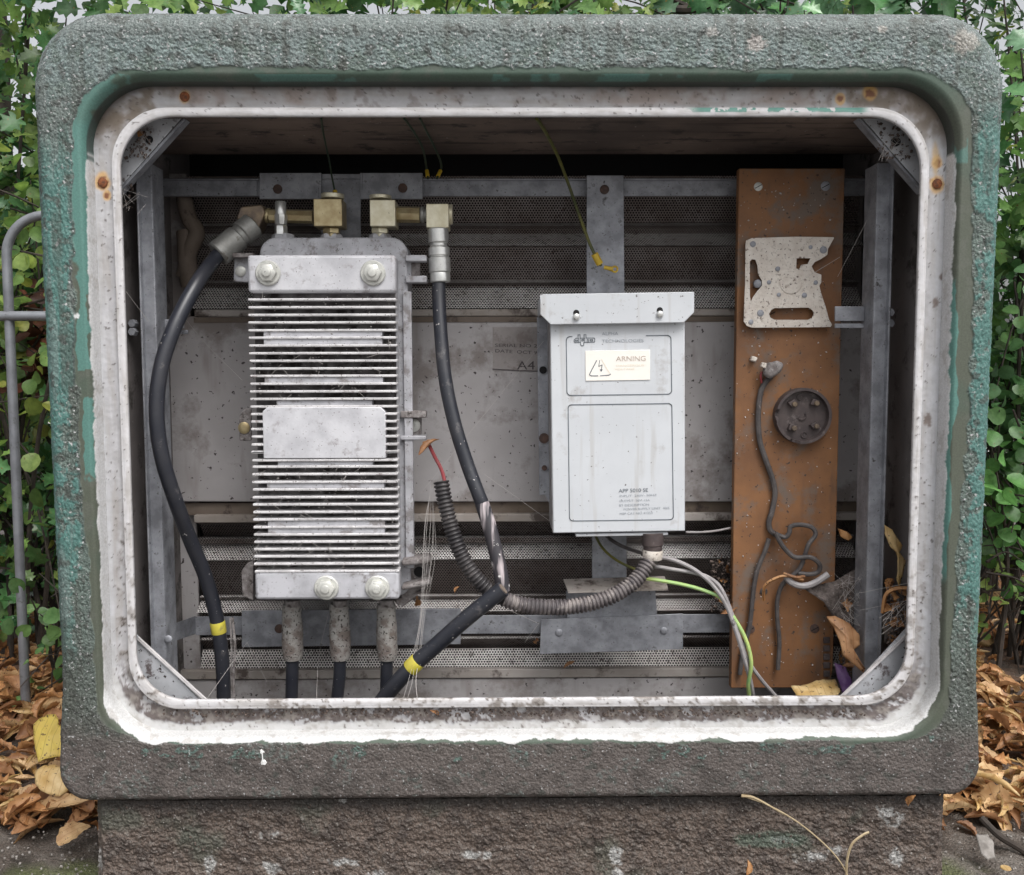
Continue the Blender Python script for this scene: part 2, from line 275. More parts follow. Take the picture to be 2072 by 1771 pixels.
# ------------------------------------------------------------------ objects
def thing(name, label, cat, loc, group=None, rot=None):
    o = bpy.data.objects.new(name, None); o.empty_display_size = .02; COL.objects.link(o)
    o.location = loc; o['label'] = label; o['category'] = cat
    if group: o['group'] = group
    if rot: o.rotation_euler = rot
    o['_o'] = tuple(loc); return o
def root_off(p):
    while p is not None and p.parent is not None: p = p.parent
    return Vector(p['_o']) if (p is not None and '_o' in p) else Vector((0, 0, 0))
class MB:
    def __init__(s): s.v = []; s.f = []; s.o = Vector((0,0,0))
    def add(s, vs, fs):
        n = len(s.v); s.v += [tuple(x) for x in vs]; s.f += [tuple(i + n for i in f) for f in fs]; return s
    def box(s, x0, x1, y0, y1, z0, z1):
        return s.add([(x0,y0,z0),(x1,y0,z0),(x1,y1,z0),(x0,y1,z0),(x0,y0,z1),(x1,y0,z1),(x1,y1,z1),(x0,y1,z1)],
                     [(0,3,2,1),(4,5,6,7),(0,1,5,4),(1,2,6,5),(2,3,7,6),(3,0,4,7)])
    def bp(s, u0, v0, u1, v1, y0, y1):      # box measured on the front plane y0
        vm = (v0 + v1) / 2
        a = P(u0, vm, y0).x; b = P(u1, vm, y0).x; um = (u0 + u1) / 2
        return s.box(a, b, y0, y1, P(um, v1, y0).z, P(um, v0, y0).z)
    def prism(s, poly, y0, y1):             # poly: (x, z) anticlockwise seen from the camera
        n = len(poly); vs = [(x, y0, z) for x, z in poly] + [(x, y1, z) for x, z in poly]
        fs = [tuple(range(n)), tuple(range(2*n-1, n-1, -1))] + [(i, i+n, (i+1) % n + n, (i+1) % n) for i in range(n)]
        return s.add(vs, fs)
    def pp(s, uv, y0, y1):
        return s.prism([(P(u, v, y0).x, P(u, v, y0).z) for u, v in uv], y0, y1)
    def lathe(s, a, b, prof, n=20, cap=True):   # prof: (t along a->b in 0..1, radius)
        a = Vector(a); b = Vector(b); d = (b - a).normalized(); q = d.to_track_quat('Z', 'Y'); vs = []; fs = []
        for t, r in prof:
            c = a.lerp(b, t)
            for k in range(n): vs.append(c + q @ Vector((math.cos(2*math.pi*k/n)*r, math.sin(2*math.pi*k/n)*r, 0)))
        for i in range(len(prof)-1):
            for k in range(n): fs.append((i*n+k, i*n+(k+1) % n, (i+1)*n+(k+1) % n, (i+1)*n+k))
        if cap: fs.append(tuple(range(n-1, -1, -1))); fs.append(tuple(range((len(prof)-1)*n, len(prof)*n)))
        return s.add(vs, fs)
    def tube(s, pts, r, n=10, rf=None, cap=True):
        pts = [Vector(p) for p in pts]; vs = []; fs = []; up = None
        for i, p in enumerate(pts):
            t = (pts[min(i+1, len(pts)-1)] - pts[max(i-1, 0)]).normalized()
            if up is None: up = t.orthogonal().normalized()
            up = (up - t * up.dot(t)).normalized(); side = t.cross(up)
            rr = rf(i, len(pts)) if rf else r
            for k in range(n): vs.append(p + (up*math.cos(2*math.pi*k/n) + side*math.sin(2*math.pi*k/n)) * rr)
        for i in range(len(pts)-1):
            for k in range(n): fs.append((i*n+k, i*n+(k+1) % n, (i+1)*n+(k+1) % n, (i+1)*n+k))
        if cap: fs.append(tuple(range(n-1, -1, -1))); fs.append(tuple(range((len(pts)-1)*n, len(pts)*n)))
        return s.add(vs, fs)
    def build(s, name, m, parent=None, bevel=0, smooth=True, ang=40, **kw):
        off = root_off(parent); me = bpy.data.meshes.new(name)
        me.from_pydata([(x-off.x, y-off.y, z-off.z) for x, y, z in s.v], [], s.f)
        me.materials.append(M[m] if isinstance(m, str) else m)
        if smooth: me.shade_smooth(); me.set_sharp_from_angle(angle=R(ang))
        o = bpy.data.objects.new(name, me); COL.objects.link(o)
        if parent is not None: o.parent = parent
        if bevel:
            bm = o.modifiers.new('bevel', 'BEVEL'); bm.width = bevel; bm.segments = 2; bm.limit_method = 'ANGLE'; bm.angle_limit = R(50); bm.harden_normals = False
        for k, v in kw.items(): o[k] = v
        return o
def single(o, label, cat, group=None, kind=None):
    if label: o['label'] = label
    if cat: o['category'] = cat
    if group: o['group'] = group
    if kind: o['kind'] = kind
    return o
def spline(pts, n=10):
    pts = [Vector(p) for p in pts]; out = []
    q = [pts[0]*2 - pts[1]] + pts + [pts[-1]*2 - pts[-2]]
    for i in range(1, len(q)-2):
        for k in range(n):
            t = k / n; a, b, c, d = q[i-1], q[i], q[i+1], q[i+2]
            out.append(.5*((2*b) + (c-a)*t + (2*a-5*b+4*c-d)*t*t + (3*b-a-3*c+d)*t**3))
    out.append(pts[-1]); return out
def path(*uvy, n=10): return spline([P(u, v, y) for u, v, y in uvy], n)
def curve2d(name, loops, y, th, m, parent, bevel=0):
    c = bpy.data.curves.new(name, 'CURVE'); c.dimensions = '2D'; c.fill_mode = 'BOTH'; c.extrude = th/2; c.bevel_depth = bevel
    for lp in loops:
        s = c.splines.new('POLY'); s.points.add(len(lp)-1); s.use_cyclic_u = True
        for i, (x, z) in enumerate(lp): s.points[i].co = (x, z, 0, 1)
    return conv(name, c, y + th/2 + 0, m, parent)
def conv(name, c, y, m, parent, xf=None):
    t = bpy.data.objects.new('tmp', c); COL.objects.link(t); bpy.context.view_layer.update()
    me = bpy.data.meshes.new_from_object(t.evaluated_get(bpy.context.evaluated_depsgraph_get())); bpy.data.objects.remove(t)
    off = root_off(parent)
    mt = Matrix.Translation(-off) @ (xf if xf else Matrix.Translation((0, y, 0)) @ Matrix.Rotation(R(90), 4, 'X'))
    me.transform(mt); me.materials.clear(); me.materials.append(M[m])
    o = bpy.data.objects.new(name, me); COL.objects.link(o); o.parent = parent; return o
def text(name, s, u, v, hpx, wpx, y, m, parent, tilt=0, offs=0, extr=.0002):
    c = bpy.data.curves.new(name, 'FONT'); c.body = s; c.size = 1; c.extrude = 0; c.offset = offs
    t = bpy.data.objects.new('tmp', c); COL.objects.link(t); bpy.context.view_layer.update()
    d = t.dimensions.copy(); bpy.data.objects.remove(t)
    sx = wpx * S(y) / max(d.x, .01); sz = hpx * S(y) / (.70 if s.isascii() else d.y)
    p = P(u, v, y)
    xf = Matrix.Translation((p.x, y, p.z)) @ Matrix.Rotation(R(-tilt), 4, 'Y') @ Matrix.Rotation(R(90), 4, 'X') @ Matrix.Diagonal((sx, sz, 1, 1))
    return conv(name, c, y, m, parent, xf)
def rrpoly(x0, x1, z0, z1, r, n=6):
    out = []
    for cx, cz, a in ((x1-r, z1-r, 0), (x0+r, z1-r, 90), (x0+r, z0+r, 180), (x1-r, z0+r, 270)):
        for k in range(n+1):
            t = R(a + 90*k/n); out.append((cx + r*math.cos(t), cz + r*math.sin(t)))
    return out
def ribbon(mb, pts, wd, y, th=.0003):
    for (a, b), (c, d) in zip(pts[:-1], pts[1:]):
        dx, dz = c-a, d-b; L = math.hypot(dx, dz) or 1; nx, nz = -dz/L*wd/2, dx/L*wd/2; ex, ez = dx/L*wd*.3, dz/L*wd*.3
        mb.prism([(a-nx-ex, b-nz-ez), (c-nx+ex, d-nz+ez), (c+nx+ex, d+nz+ez), (a+nx-ex, b+nz-ez)], y, y+th)
def gridmesh(name, V, m, parent=None, closed_u=False, col=None, rough=None, flip=False):
    # V: (rows, cols, 3)
    a, b = V.shape[:2]; off = np.array(root_off(parent)); vv = (V.reshape(-1, 3) - off).astype(np.float32)
    i = np.arange(a if closed_u else a-1)[:, None]; j = np.arange(b-1)[None, :]; i2 = (i+1) % a
    q = np.stack([i*b+j, i*b+j+1, i2*b+j+1, i2*b+j], -1).reshape(-1, 4)
    if flip: q = q[:, ::-1]
    me = bpy.data.meshes.new(name); me.vertices.add(len(vv)); me.vertices.foreach_set('co', vv.ravel())
    me.loops.add(q.size); me.loops.foreach_set('vertex_index', q.ravel().astype(np.int32))
    me.polygons.add(len(q)); me.polygons.foreach_set('loop_start', np.arange(0, q.size, 4, dtype=np.int32)); me.polygons.foreach_set('loop_total', np.full(len(q), 4, dtype=np.int32))
    me.update(calc_edges=True)
    if col is not None:
        at = me.color_attributes.new('pigment', 'FLOAT_COLOR', 'POINT'); at.data.foreach_set('color', np.concatenate([np.clip(col.reshape(-1, 3), 0, 1), np.ones((len(vv), 1))], 1).astype(np.float32).ravel())
    if rough is not None:
        at = me.attributes.new('roughcast', 'FLOAT', 'POINT'); at.data.foreach_set('value', rough.astype(np.float32).ravel())
    me.shade_smooth(); me.materials.append(M[m])
    o = bpy.data.objects.new(name, me); COL.objects.link(o); o.parent = parent; return o
# ================================================================== CABINET
cab = thing('equipment_cabinet', 'open street equipment cabinet with peeling green rough cast shell and white door frame', 'cabinet', (0, .2, Z(1612, 0)))
NH, NV, NC = 580, 420, 60
def loop(x0, x1, z0, z1, rt, rb, nh=NH, nv=NV, nc=NC):
    out = []
    def seg(a, b, n): out.extend([(a[0]+(b[0]-a[0])*k/n, a[1]+(b[1]-a[1])*k/n) for k in range(n)])
    def arc(cx, cz, r, a0, a1, n): out.extend([(cx+r*math.cos(R(a0+(a1-a0)*k/n)), cz+r*math.sin(R(a0+(a1-a0)*k/n))) for k in range(n)])
    seg((x0+rt, z1), (x1-rt, z1), nh); arc(x1-rt, z1-rt, rt, 90, 0, nc); seg((x1, z1-rt), (x1, z0+rb), nv); arc(x1-rb, z0+rb, rb, 0, -90, nc)
    seg((x1-rb, z0), (x0+rb, z0), nh); arc(x0+rb, z0+rb, rb, 270, 180, nc); seg((x0, z0+rb), (x0, z1-rt), nv); arc(x0+rt, z1-rt, rt, 180, 90, nc)
    return np.array(out)
OX0, OX1 = X(105, 0)-.0176, X(2001, 0)+.0176
OZ1, OZ0 = Z(33, 0)+.0178, Z(1613, 0)-.006
IX0, IX1, IZ1, IZ0 = X(197, .012), X(1911, .012), Z(165, .008), Z(1488, .008)
LX0, LX1, LZ1, LZ0 = X(259, .02), X(1849, .02), Z(235, .02), Z(1414, .02)
outer = loop(OX0, OX1, OZ0, OZ1, .088, .036); inner = loop(IX0, IX1, IZ0, IZ1, .078, .075)
tz_ = (outer[:, 1]-OZ0)/(OZ1-OZ0); hx_ = np.abs(outer[:, 0])/OX1
outer[:, 0] += np.where(outer[:, 0] < 0, (10.5 - 15.5*tz_), -(17 - 17.5*tz_))*S(0)*hx_   # the moulding narrows a little downwards
N = len(outer)
ang = np.zeros(N)
botm = 1 - sstep(OZ0 + .03, OZ0 + .16, outer[:, 1])        # 1 along the bottom edge
wr = .38*(1-botm) + .14*botm; ys = .07*(1-botm) + .02*botm
prof = []
for k in range(20): prof.append(('s', k/20))
for k in range(44): prof.append(('r', k/44))
for k in range(56): prof.append(('f', k/56))
for k in range(22): prof.append(('i', k/22))
for k in range(11): prof.append(('w', k/10))
V = np.zeros((N, len(prof), 3)); Wt = np.zeros((N, len(prof)))
for j, (kind, t) in enumerate(prof):
    if kind == 's': w_ = np.zeros(N); y_ = .42 + (ys - .42) * t
    elif kind == 'r': a = t*math.pi/2; w_ = wr*(1-math.cos(a)); y_ = ys*(1-math.sin(a))
    elif kind == 'f': w_ = wr + (.90-wr)*t; y_ = 0*ys
    elif kind == 'i': a = t*math.pi/2; w_ = .90 + .10*math.sin(a) + 0*wr; y_ = .014*(1-math.cos(a)) + 0*ys
    else: w_ = np.ones(N); y_ = .014 + .02*t + 0*ys
    Wt[:, j] = w_; V[:, j, 0] = outer[:, 0] + (inner[:, 0]-outer[:, 0])*w_; V[:, j, 2] = outer[:, 1] + (inner[:, 1]-outer[:, 1])*w_; V[:, j, 1] = y_
def grid_normals(V, closed):
    dj = np.gradient(V, axis=1)
    di = (np.roll(V, -1, 0) - np.roll(V, 1, 0)) if closed else np.gradient(V, axis=0)
    n = np.cross(dj, di); return n / (np.linalg.norm(n, axis=2)[..., None] + 1e-12)
Nn = grid_normals(V, True)
U_, V_ = proj(V)                                             # only to lay the paint patches out where they were measured
bw = np.linalg.norm(outer - inner, axis=1)[:, None] / S(0)
di = (1 - Wt) * bw                                           # px distance from the opening
big = fbm(V, 9, 4, 3.1); med = fbm(V, 40, 4, 9.7); fine = fbm(V, 150, 3, 21.0); mic = noise(V, 420, 5.5)
left = (U_ < 260) & (V_ > 230) & (V_ < 1500); right = (U_ > 1840) & (V_ > 230) & (V_ < 1500)
topz = 1 - sstep(150, 260, V_); bot = sstep(1430, 1530, V_)
smooth_w = 30 + 13*med + 10*(U_ > 1700)*sstep(100, 200, V_) - 20*bot - 7*topz
smoothband = 1 - sstep(smooth_w - 2, smooth_w + 2, di)
C = np.zeros(V.shape) + np.array((.096, .126, .110))
C = blend(C, (.064, .084, .074), sstep(-.1, .35, med + .4*fine))
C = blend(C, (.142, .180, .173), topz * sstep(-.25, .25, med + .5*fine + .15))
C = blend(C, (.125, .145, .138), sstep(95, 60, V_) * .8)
# brown grey dirt on the lower part
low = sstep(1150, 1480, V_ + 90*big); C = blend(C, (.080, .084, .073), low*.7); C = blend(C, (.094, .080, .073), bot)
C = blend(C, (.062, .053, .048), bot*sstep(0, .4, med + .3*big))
# teal paint left on the shell
teal = np.zeros(Wt.shape)
tl = np.where(U_ < 1000, sstep(0, .10, (1-Wt)*1.0 - .46 + .9*big + .55*med + .25*fine), 0) * sstep(260, 420, V_ + 60*big)
tl = tl * (1 - sstep(1080, 1420, V_ + 150*big))
tl2 = np.where(U_ < 1000, sstep(.04, .16, (1-Wt)*.5 - .42 + .9*med + .5*fine + .25*big), 0) * sstep(300, 420, V_) * (1 - sstep(950, 1100, V_))
tr = np.where(U_ > 1000, sstep(0, .08, (1-Wt)*1.0 - .34 + .75*big + .6*med + .2*fine), 0) * sstep(180, 300, V_ + 60*big) * (1 - sstep(1080, 1290, V_ - (1-Wt)*140 + 60*big))
teal = np.maximum.reduce([tl, tl2, tr])
C = blend(C, (.064, .150, .132), teal * (1 - smoothband)); C = blend(C, (.095, .19, .172), teal*(1-smoothband)*sstep(.1, .3, fine)*.6)
spl = sstep(.22, .34, med + .5*big) * bot * sstep(80, 30, di) ; C = blend(C, (.085, .145, .125), (spl > .5)*sstep(-.15, .15, fine + .6*mic)*.75)
spl = sstep(.30, .42, fbm(V, 22, 3, 44.) + .3*fine) * bot; C = blend(C, (.12, .15, .138), spl*sstep(-.1, .2, fine + .5*mic)*.5)
run_ = fbm(V*np.array((1, 1, .10)), 55, 3, 61.); C = blend(C, (.055, .058, .048), sstep(.16, .42, run_ + .4*big)*(1-bot)*.55); C = blend(C, (.16, .172, .165), sstep(.22, .45, -run_ + .3*big)*(1-bot)*.4)
chip = sstep(.30, .36, fbm(V, 60, 3, 77.) + .25*fine); C = blend(C, (.052, .055, .048), chip*.7)
# smooth olive band round the opening
ol = np.zeros(V.shape) + np.array((.074, .084, .062)); ol = blend(ol, (.056, .088, .066), topz + bot*.7 + sstep(.1, .4, big)*.5); ol = blend(ol, (.10, .105, .088), sstep(.1, .5, med)*.5)
strip = np.where(U_ < 1000, sstep(0, 2, 18 + 26*med + 16*big - np.abs(di - 11 - 8*big)*2.1), 0) * sstep(545, 560, V_ + 30*med) * (1 - sstep(960, 975, V_ + 25*fine))
strip = strip * (1 - ((V_ > 735 + 60*big) & (V_ < 790 + 60*big)))
strip = np.maximum(strip, np.where(U_ < 1000, sstep(.0, .15, .16 + 1.2*big + .4*med - np.abs(di-10)*.02), 0) * sstep(230, 300, V_) * (1 - sstep(560, 600, V_)))
stripR = np.where(U_ > 1000, sstep(0, 2, 12 + 16*big + 6*med - di), 0) * sstep(560, 580, V_) * (1 - sstep(1150, 1180, V_ + 40*big))
corner = sstep(.12, .2, big + .4*med) * (V_ < 330) * (V_ > 150) * (di < 30)
ol = blend(ol, (.078, .182, .156), np.clip(strip + stripR + corner*.7, 0, 1))
C = blend(C, (0,0,0), smoothband*0); C = C*(1-smoothband[..., None]) + ol*smoothband[..., None]
# dark line painted along the step where the rough coat breaks off at the top
brk = np.exp(-((di - smooth_w - 2)/2.2)**2) * sstep(.0, .25, big + .6*med) * (1-bot); C = blend(C, (.03, .032, .03), brk*.6)
# white door paint lapping over the edge
E3 = np.stack([inner[:, 0], inner[:, 0]*0, inner[:, 1]], 1); eu, ev = proj(E3)
n1_, n2_, n3_, n4_ = fbm(E3, 12, 3, 5.), noise(E3, 42, 6.), noise(E3, 110, 7.), noise(E3, 330, 8.)
eb = 9 + 12*np.maximum(n1_, -.3) + 5*n2_ + 2.5*n3_ + 2.0*n4_
es = 2.5 + 2.5*n2_ + 1.4*n3_ + 1.0*n4_
zb = sstep(1330, 1450, ev); zt0 = sstep(330, 270, ev); ee = es*(1-zb)*(1-zt0) + eb*zb - 3*zt0
wl = sstep(ee[:, None] + .7, ee[:, None] - .7, di) * (Wt > .6); C = blend(C, (.50, .50, .50), wl); C = blend(C, (.52, .52, .515), wl*zb[:, None]); C = blend(C, (.34, .32, .30), wl*sstep(.12, .4, med + .5*fine)*.6)
C = blend(C, (.035, .038, .034), (1-wl)*sstep(.992, 1.0, Wt)*.8)  # top inner wall darkened for dirt and the overhang's shade
# bare chipped patch top right, white splashes
for (u, v, r, c) in ((1950, 85, 26, (.30,.28,.25)), (1785, 60, 9, (.36,.34,.31)), (1530, 88, 20, (.33,.30,.28)), (1440, 66, 12, (.3,.29,.27)), (268, 421, 5, (.7,.69,.65)), (155, 640, 6, (.75,.75,.75))):
    m_ = sstep(1.0, .6, np.hypot((U_-u)/1.2, V_-v)/r + .5*fine + .2*mic); C = blend(C, c, m_*.75)
roughm = (1 - smoothband) * (1 - wl) * (1 - .25*bot)
disp = roughm * (1-.35*bot) * (.0003*fine + .0009*noise(V, 300, 2.2) + .0008*mic) + (1-smoothband)*.0011*(1-bot) + .0010*med*(1-smoothband) - .0006*brk
disp += .0006*teal*roughm + wl*.0005
V2 = V + Nn * disp[..., None]
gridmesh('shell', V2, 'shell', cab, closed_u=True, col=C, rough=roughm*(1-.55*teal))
# ---- white door frame
NF = loop(IX0-.008, IX1+.008, IZ0-.008, IZ1+.008, .084, .082); NL = loop(LX0, LX1, LZ0, LZ1, .066, .062)
fp = [(-.01, .034), (0, .031)] + [(k/22*.70, .030) for k in range(1, 23)] + [(.755, .029), (.765, .0225), (.775, .021)] + [(.775+.21*k/8, .0205 if 2 < k < 7 else .021) for k in range(1, 8)] + [(.99, .0212), (1.0, .0225), (1.0, .026), (.99, .0265), (.90, .0268), (.70, .033)]
Vf = np.zeros((N, len(fp), 3)); Wf = np.zeros((N, len(fp)))
for j, (w_, y_) in enumerate(fp):
    Vf[:, j, 0] = NF[:, 0] + (NL[:, 0]-NF[:, 0])*w_; Vf[:, j, 2] = NF[:, 1] + (NL[:, 1]-NF[:, 1])*w_; Vf[:, j, 1] = y_; Wf[:, j] = w_
Uf, Vv = proj(Vf); fb = fbm(Vf, 10, 4, 33.); fm = fbm(Vf, 55, 4, 51.); ff = fbm(Vf, 190, 3, 71.)
slen = np.concatenate([[0], np.cumsum(np.linalg.norm(np.diff(NF, axis=0), axis=1))]); Qf = np.stack([np.repeat(slen[:, None]*.10, len(fp), 1), Wf*.045, Wf*0], -1); fst = fbm(Qf, 130, 3, 91.)
Wl = np.maximum(Wf, np.array([0]*0 + [w_ if w_ < .9 or y_ < .0262 else 1.0 for w_, y_ in fp])[None, :])
Cf = np.zeros(Vf.shape) + np.array((.42, .415, .425)); Cf = blend(Cf, (.56, .55, .555), sstep(.755, .77, Wf)*.9)
Cf = blend(Cf, (.36, .34, .32), sstep(.05, .4, fst)*.55); Cf = blend(Cf, (.52, .52, .53), sstep(.1, .4, -fst)*.5)
side = ((Uf < 300) | (Uf > 1800)) & (Vv > 300) & (Vv < 1350)
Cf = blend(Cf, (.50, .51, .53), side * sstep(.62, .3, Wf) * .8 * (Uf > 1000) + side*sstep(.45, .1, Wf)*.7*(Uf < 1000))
bt = sstep(1300, 1420, Vv); dl = .36 + .13*fm + .1*fb
dirtb = bt * sstep(dl-.03, dl+.03, Wf) * sstep(.765, .75, Wf) * sstep(-.36, -.2, fm + .6*ff)
Cf = blend(Cf, (.105, .082, .075), dirtb*.93); Cf = blend(Cf, (.52, .52, .515), bt*sstep(dl, dl-.05, Wf)); Cf = blend(Cf, (.33, .31, .29), bt*sstep(.1, .4, fm + .4*ff)*.6)
Cf = blend(Cf, (.22, .195, .175), sstep(.02, .3, fm+.4*ff)*sstep(900, 1350, Vv)*.75*sstep(.3, .5, Wf))
Cf = blend(Cf, (.10, .085, .075), sstep(.36, .44, ff + .25*fm)*sstep(700, 1350, Vv)*.7*sstep(.4, .5, Wf))
tp = sstep(300, 230, Vv); Cf = blend(Cf, (.29, .225, .19), tp*sstep(-.4, .4, .5*fm+fb)*.75*sstep(.76, .55, Wf)); Cf = blend(Cf, (.13, .10, .08), tp*sstep(.20, .45, fm + .3*ff)*.4*sstep(.76, .70, Wf)); cnr = sstep(330, 240, Vv)*(sstep(370, 300, Uf) + sstep(1650, 1720, Uf)); Cf = blend(Cf, (.17, .135, .10), cnr*sstep(-.35, .3, fm + .4*fb)*.85*sstep(.76, .70, Wf))
Cf = blend(Cf, (.06, .05, .045), tp*sstep(.32, .12, Wf + .08*fm)*.8)  # outer part of the top darkened to imitate shade under the shell overhang
Cf = blend(Cf, (.08, .065, .055), sstep(.47, .50, ff + .1*fb)*.7)
Cf = blend(Cf, (.30, .28, .26), sstep(.03, .0, np.abs(Wf-.745))*0.55)
groove = np.exp(-((Wf-.36)/.02)**2)*side*sstep(-.1, .2, fst + .4*fb); Cf = blend(Cf, (.36, .34, .33), groove*.6)
for (u, v, r) in ((208, 370, 13), (1896, 372, 12), (374, 196, 9), (1896, 330, 9), (1760, 190, 11), (1700, 200, 8), (216, 395, 7)):
    dd = np.hypot(Uf-u, (Vv-v)/1.15)/r; Cf = blend(Cf, (.62, .36, .10), sstep(1.6, .9, dd + .5*fm)*.75); Cf = blend(Cf, (.20, .075, .035), sstep(.95, .55, dd + .5*ff)*.95)
Cf = blend(Cf, (.55, .36, .14), sstep(1, .3, np.hypot((Uf-1893)/9, (Vv-330)/50) + .4*fm)*.6)
for (u, v, r) in ((1877, 850, 9), (1893, 612, 8), (1905, 560, 5)):
    Cf = blend(Cf, (.16, .12, .10), sstep(1.2, .6, np.hypot(Uf-u, (Vv-v)/1.5)/r + .6*ff)*.85)
Cf = blend(Cf, (.085, .23, .19), (Wf > .77)*sstep(3, 0, np.abs(Vv-221)-5+3*fm)*sstep(1380, 1420, Uf)*sstep(1765, 1740, Uf)*(((Uf > 1690) | (fm > .05)).astype(float))*(Vv < 260))
Vf2 = Vf.copy(); Vf2[..., 1] -= .0004*fm + .0004*ff + dirtb*(.0012 + .0016*ff) + .0006*bt*(Wf < dl)
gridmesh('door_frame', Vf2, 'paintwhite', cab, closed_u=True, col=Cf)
# ---- lining
WX0, WX1, WZ1 = LX0-.034, LX1+.034, LZ1+.006
BY = .31
m = MB(); m.box(WX0-.01, WX0, .05, .40, .12, OZ1-.02); m.build('side_wall', 'darkwall', cab)
m = MB(); m.box(WX1, WX1+.01, .05, .40, .12, OZ1-.02); m.build('side_wall', 'darkwall', cab)
m = MB(); m.box(WX0, WX1, .05, .262, WZ1, WZ1+.012); m.build('ceiling_board', 'ceiling', cab, label='mildewed brownish ceiling board with a dark streak')
m = MB(); m.box(WX0-.012, WX1+.012, .395, .405, 0.02, OZ1-.02); m.build('rear_wall', 'black', cab)
m = MB(); m.prism(list(map(tuple, loop(OX0, OX1, OZ0, OZ1, .088, .036, 2, 2, 10)))[::-1], .421, .424); m.build('rear_panel', 'railing', cab)
def sheet(name, prof, u0, u1, mt, th=.0015):
    pts = [(y, Z(v, y)) for v, y in prof]; vs = []; fs = []; uvs = []; s = 0; x0, x1 = u0, u1; nx = 24
    for i, (y, z) in enumerate(pts):
        if i: s += math.hypot(y-pts[i-1][0], z-pts[i-1][1])
        for k in range(nx+1):
            x = x0+(x1-x0)*k/nx; vs.append((x, y, z)); uvs.append((x, s))
    for i in range(len(pts)-1):
        for k in range(nx): a = i*(nx+1)+k; fs.append((a, a+nx+1, a+nx+2, a+1))
    m = MB(); m.add(vs, fs); o = m.build(name, mt, cab, smooth=False); ul = o.data.uv_layers.new(name='UVMap')
    for lp in o.data.loops: ul.data[lp.index].uv = uvs[lp.vertex_index]
    if mt == 'perf':      # light on the up-facing ledges, painted in as a paler tone
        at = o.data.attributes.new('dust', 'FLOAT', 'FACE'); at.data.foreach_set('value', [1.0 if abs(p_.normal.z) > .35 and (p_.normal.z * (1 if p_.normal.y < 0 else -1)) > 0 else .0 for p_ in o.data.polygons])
    return o
PX0, PX1 = X(392, .30), X(1760, .30)
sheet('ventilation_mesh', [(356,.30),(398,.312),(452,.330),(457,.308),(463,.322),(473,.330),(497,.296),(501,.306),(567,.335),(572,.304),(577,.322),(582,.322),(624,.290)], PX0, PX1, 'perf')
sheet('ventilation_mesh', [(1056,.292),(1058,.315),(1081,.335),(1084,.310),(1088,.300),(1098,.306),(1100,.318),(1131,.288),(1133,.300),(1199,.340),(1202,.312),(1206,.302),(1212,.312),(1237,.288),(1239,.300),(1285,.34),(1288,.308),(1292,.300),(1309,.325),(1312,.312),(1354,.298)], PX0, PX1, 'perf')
for (a, b) in ((WX0, PX0), (PX1, WX1)):
    m = MB(); m.box(a, b, .298, .303, Z(1600, .3), Z(352, .3)); m.build('corner_panel', 'backpanel', cab)
m = MB(); m.pp([(PX0 and 330, 1016), (1870, 1016), (1870, 640), (330, 640)], .276, .285)
mid = m.build('middle_panel', 'backpanel', cab, bevel=.002)
m = MB(); m.bp(392, 625, 1760, 640, .272, .29); m.build('panel_frame', 'frame_strip', cab, bevel=.002)
m = MB(); m.bp(392, 641, 1760, 652, .2745, .276); m.build('panel_frame', 'brown_strip', cab)
m = MB(); m.bp(345, 1016, 1760, 1040, .283, .290); m.build('panel_frame', 'brown_strip', cab)
m = MB(); m.bp(392, 1040, 1760, 1056, .272, .29); m.build('panel_frame', 'frame_strip', cab, bevel=.0015)
m = MB(); m.bp(330, 1354, 1870, 1372, .282, .295); m.build('lower_panel_lip', 'frame_strip', cab, bevel=.0015)
m = MB(); m.bp(330, 1373, 1870, 1560, .286, .295); m.build('lower_panel', 'backpanel', cab)
# gussets in the four corners
def gusset(tri, bar, dirt=False, d=1):
    m = MB(); m.pp(tri, .056, .0585); g = m.build('corner_gusset', 'backlit', cab)
    m = MB(); (a, b) = bar; A = P(*a, .056); B = P(*b, .056); dr = (B-A).normalized(); nr = Vector((-dr.z, 0, dr.x))*.0016
    m.add([A+nr, A-nr, B-nr, B+nr, A+nr+Vector((0,.016*d,0)), A-nr+Vector((0,.016*d,0)), B-nr+Vector((0,.016*d,0)), B+nr+Vector((0,.016*d,0))],
          [(0,1,2,3),(7,6,5,4),(0,4,5,1),(1,5,6,2),(2,6,7,3),(3,7,4,0)]); m.build('flange', 'galv' if d > 0 else 'sill', g)  # lower flanges take the pale 'sill' colour that imitates light from above
    return g
M['backlit'] = mat('galvanised gusset', (.54,.55,.58), (.40,.41,.43), rough=.6, metal=.2, sc1=20, dirt=(.12,.10,.10), dsc=50, damt=.55, speck=(.05,.04,.04), ssc=150, samt=.66)  # paler galvanised plate for the corner gussets
gusset([(225, 400), (380, 225), (225, 225)], ((240, 388), (374, 240)))
gusset([(1730, 222), (1885, 400), (1885, 222)], ((1737, 238), (1868, 388)))
gusset([(262, 1438), (424, 1438), (276, 1285)], ((280, 1290), (422, 1420)), d=-.25)
gusset([(1680, 1438), (1850, 1438), (1838, 1268)], ((1692, 1418), (1838, 1280)), d=-.25)
for (u, v) in ((905/1.672, 846/1.672),): pass
m = MB(); c = P(1812, 287, .0555); m.lathe(c, c+Vector((0,-.0012,0)), [(0, .0062), (1, .0062)], 18); m.build('gusset_hole', 'black', cab)
m = MB(); c = P(302, 283, .0555); m.lathe(c, c+Vector((0,-.0012,0)), [(0, .005), (1, .005)], 18); m.build('gusset_hole', 'black', cab)
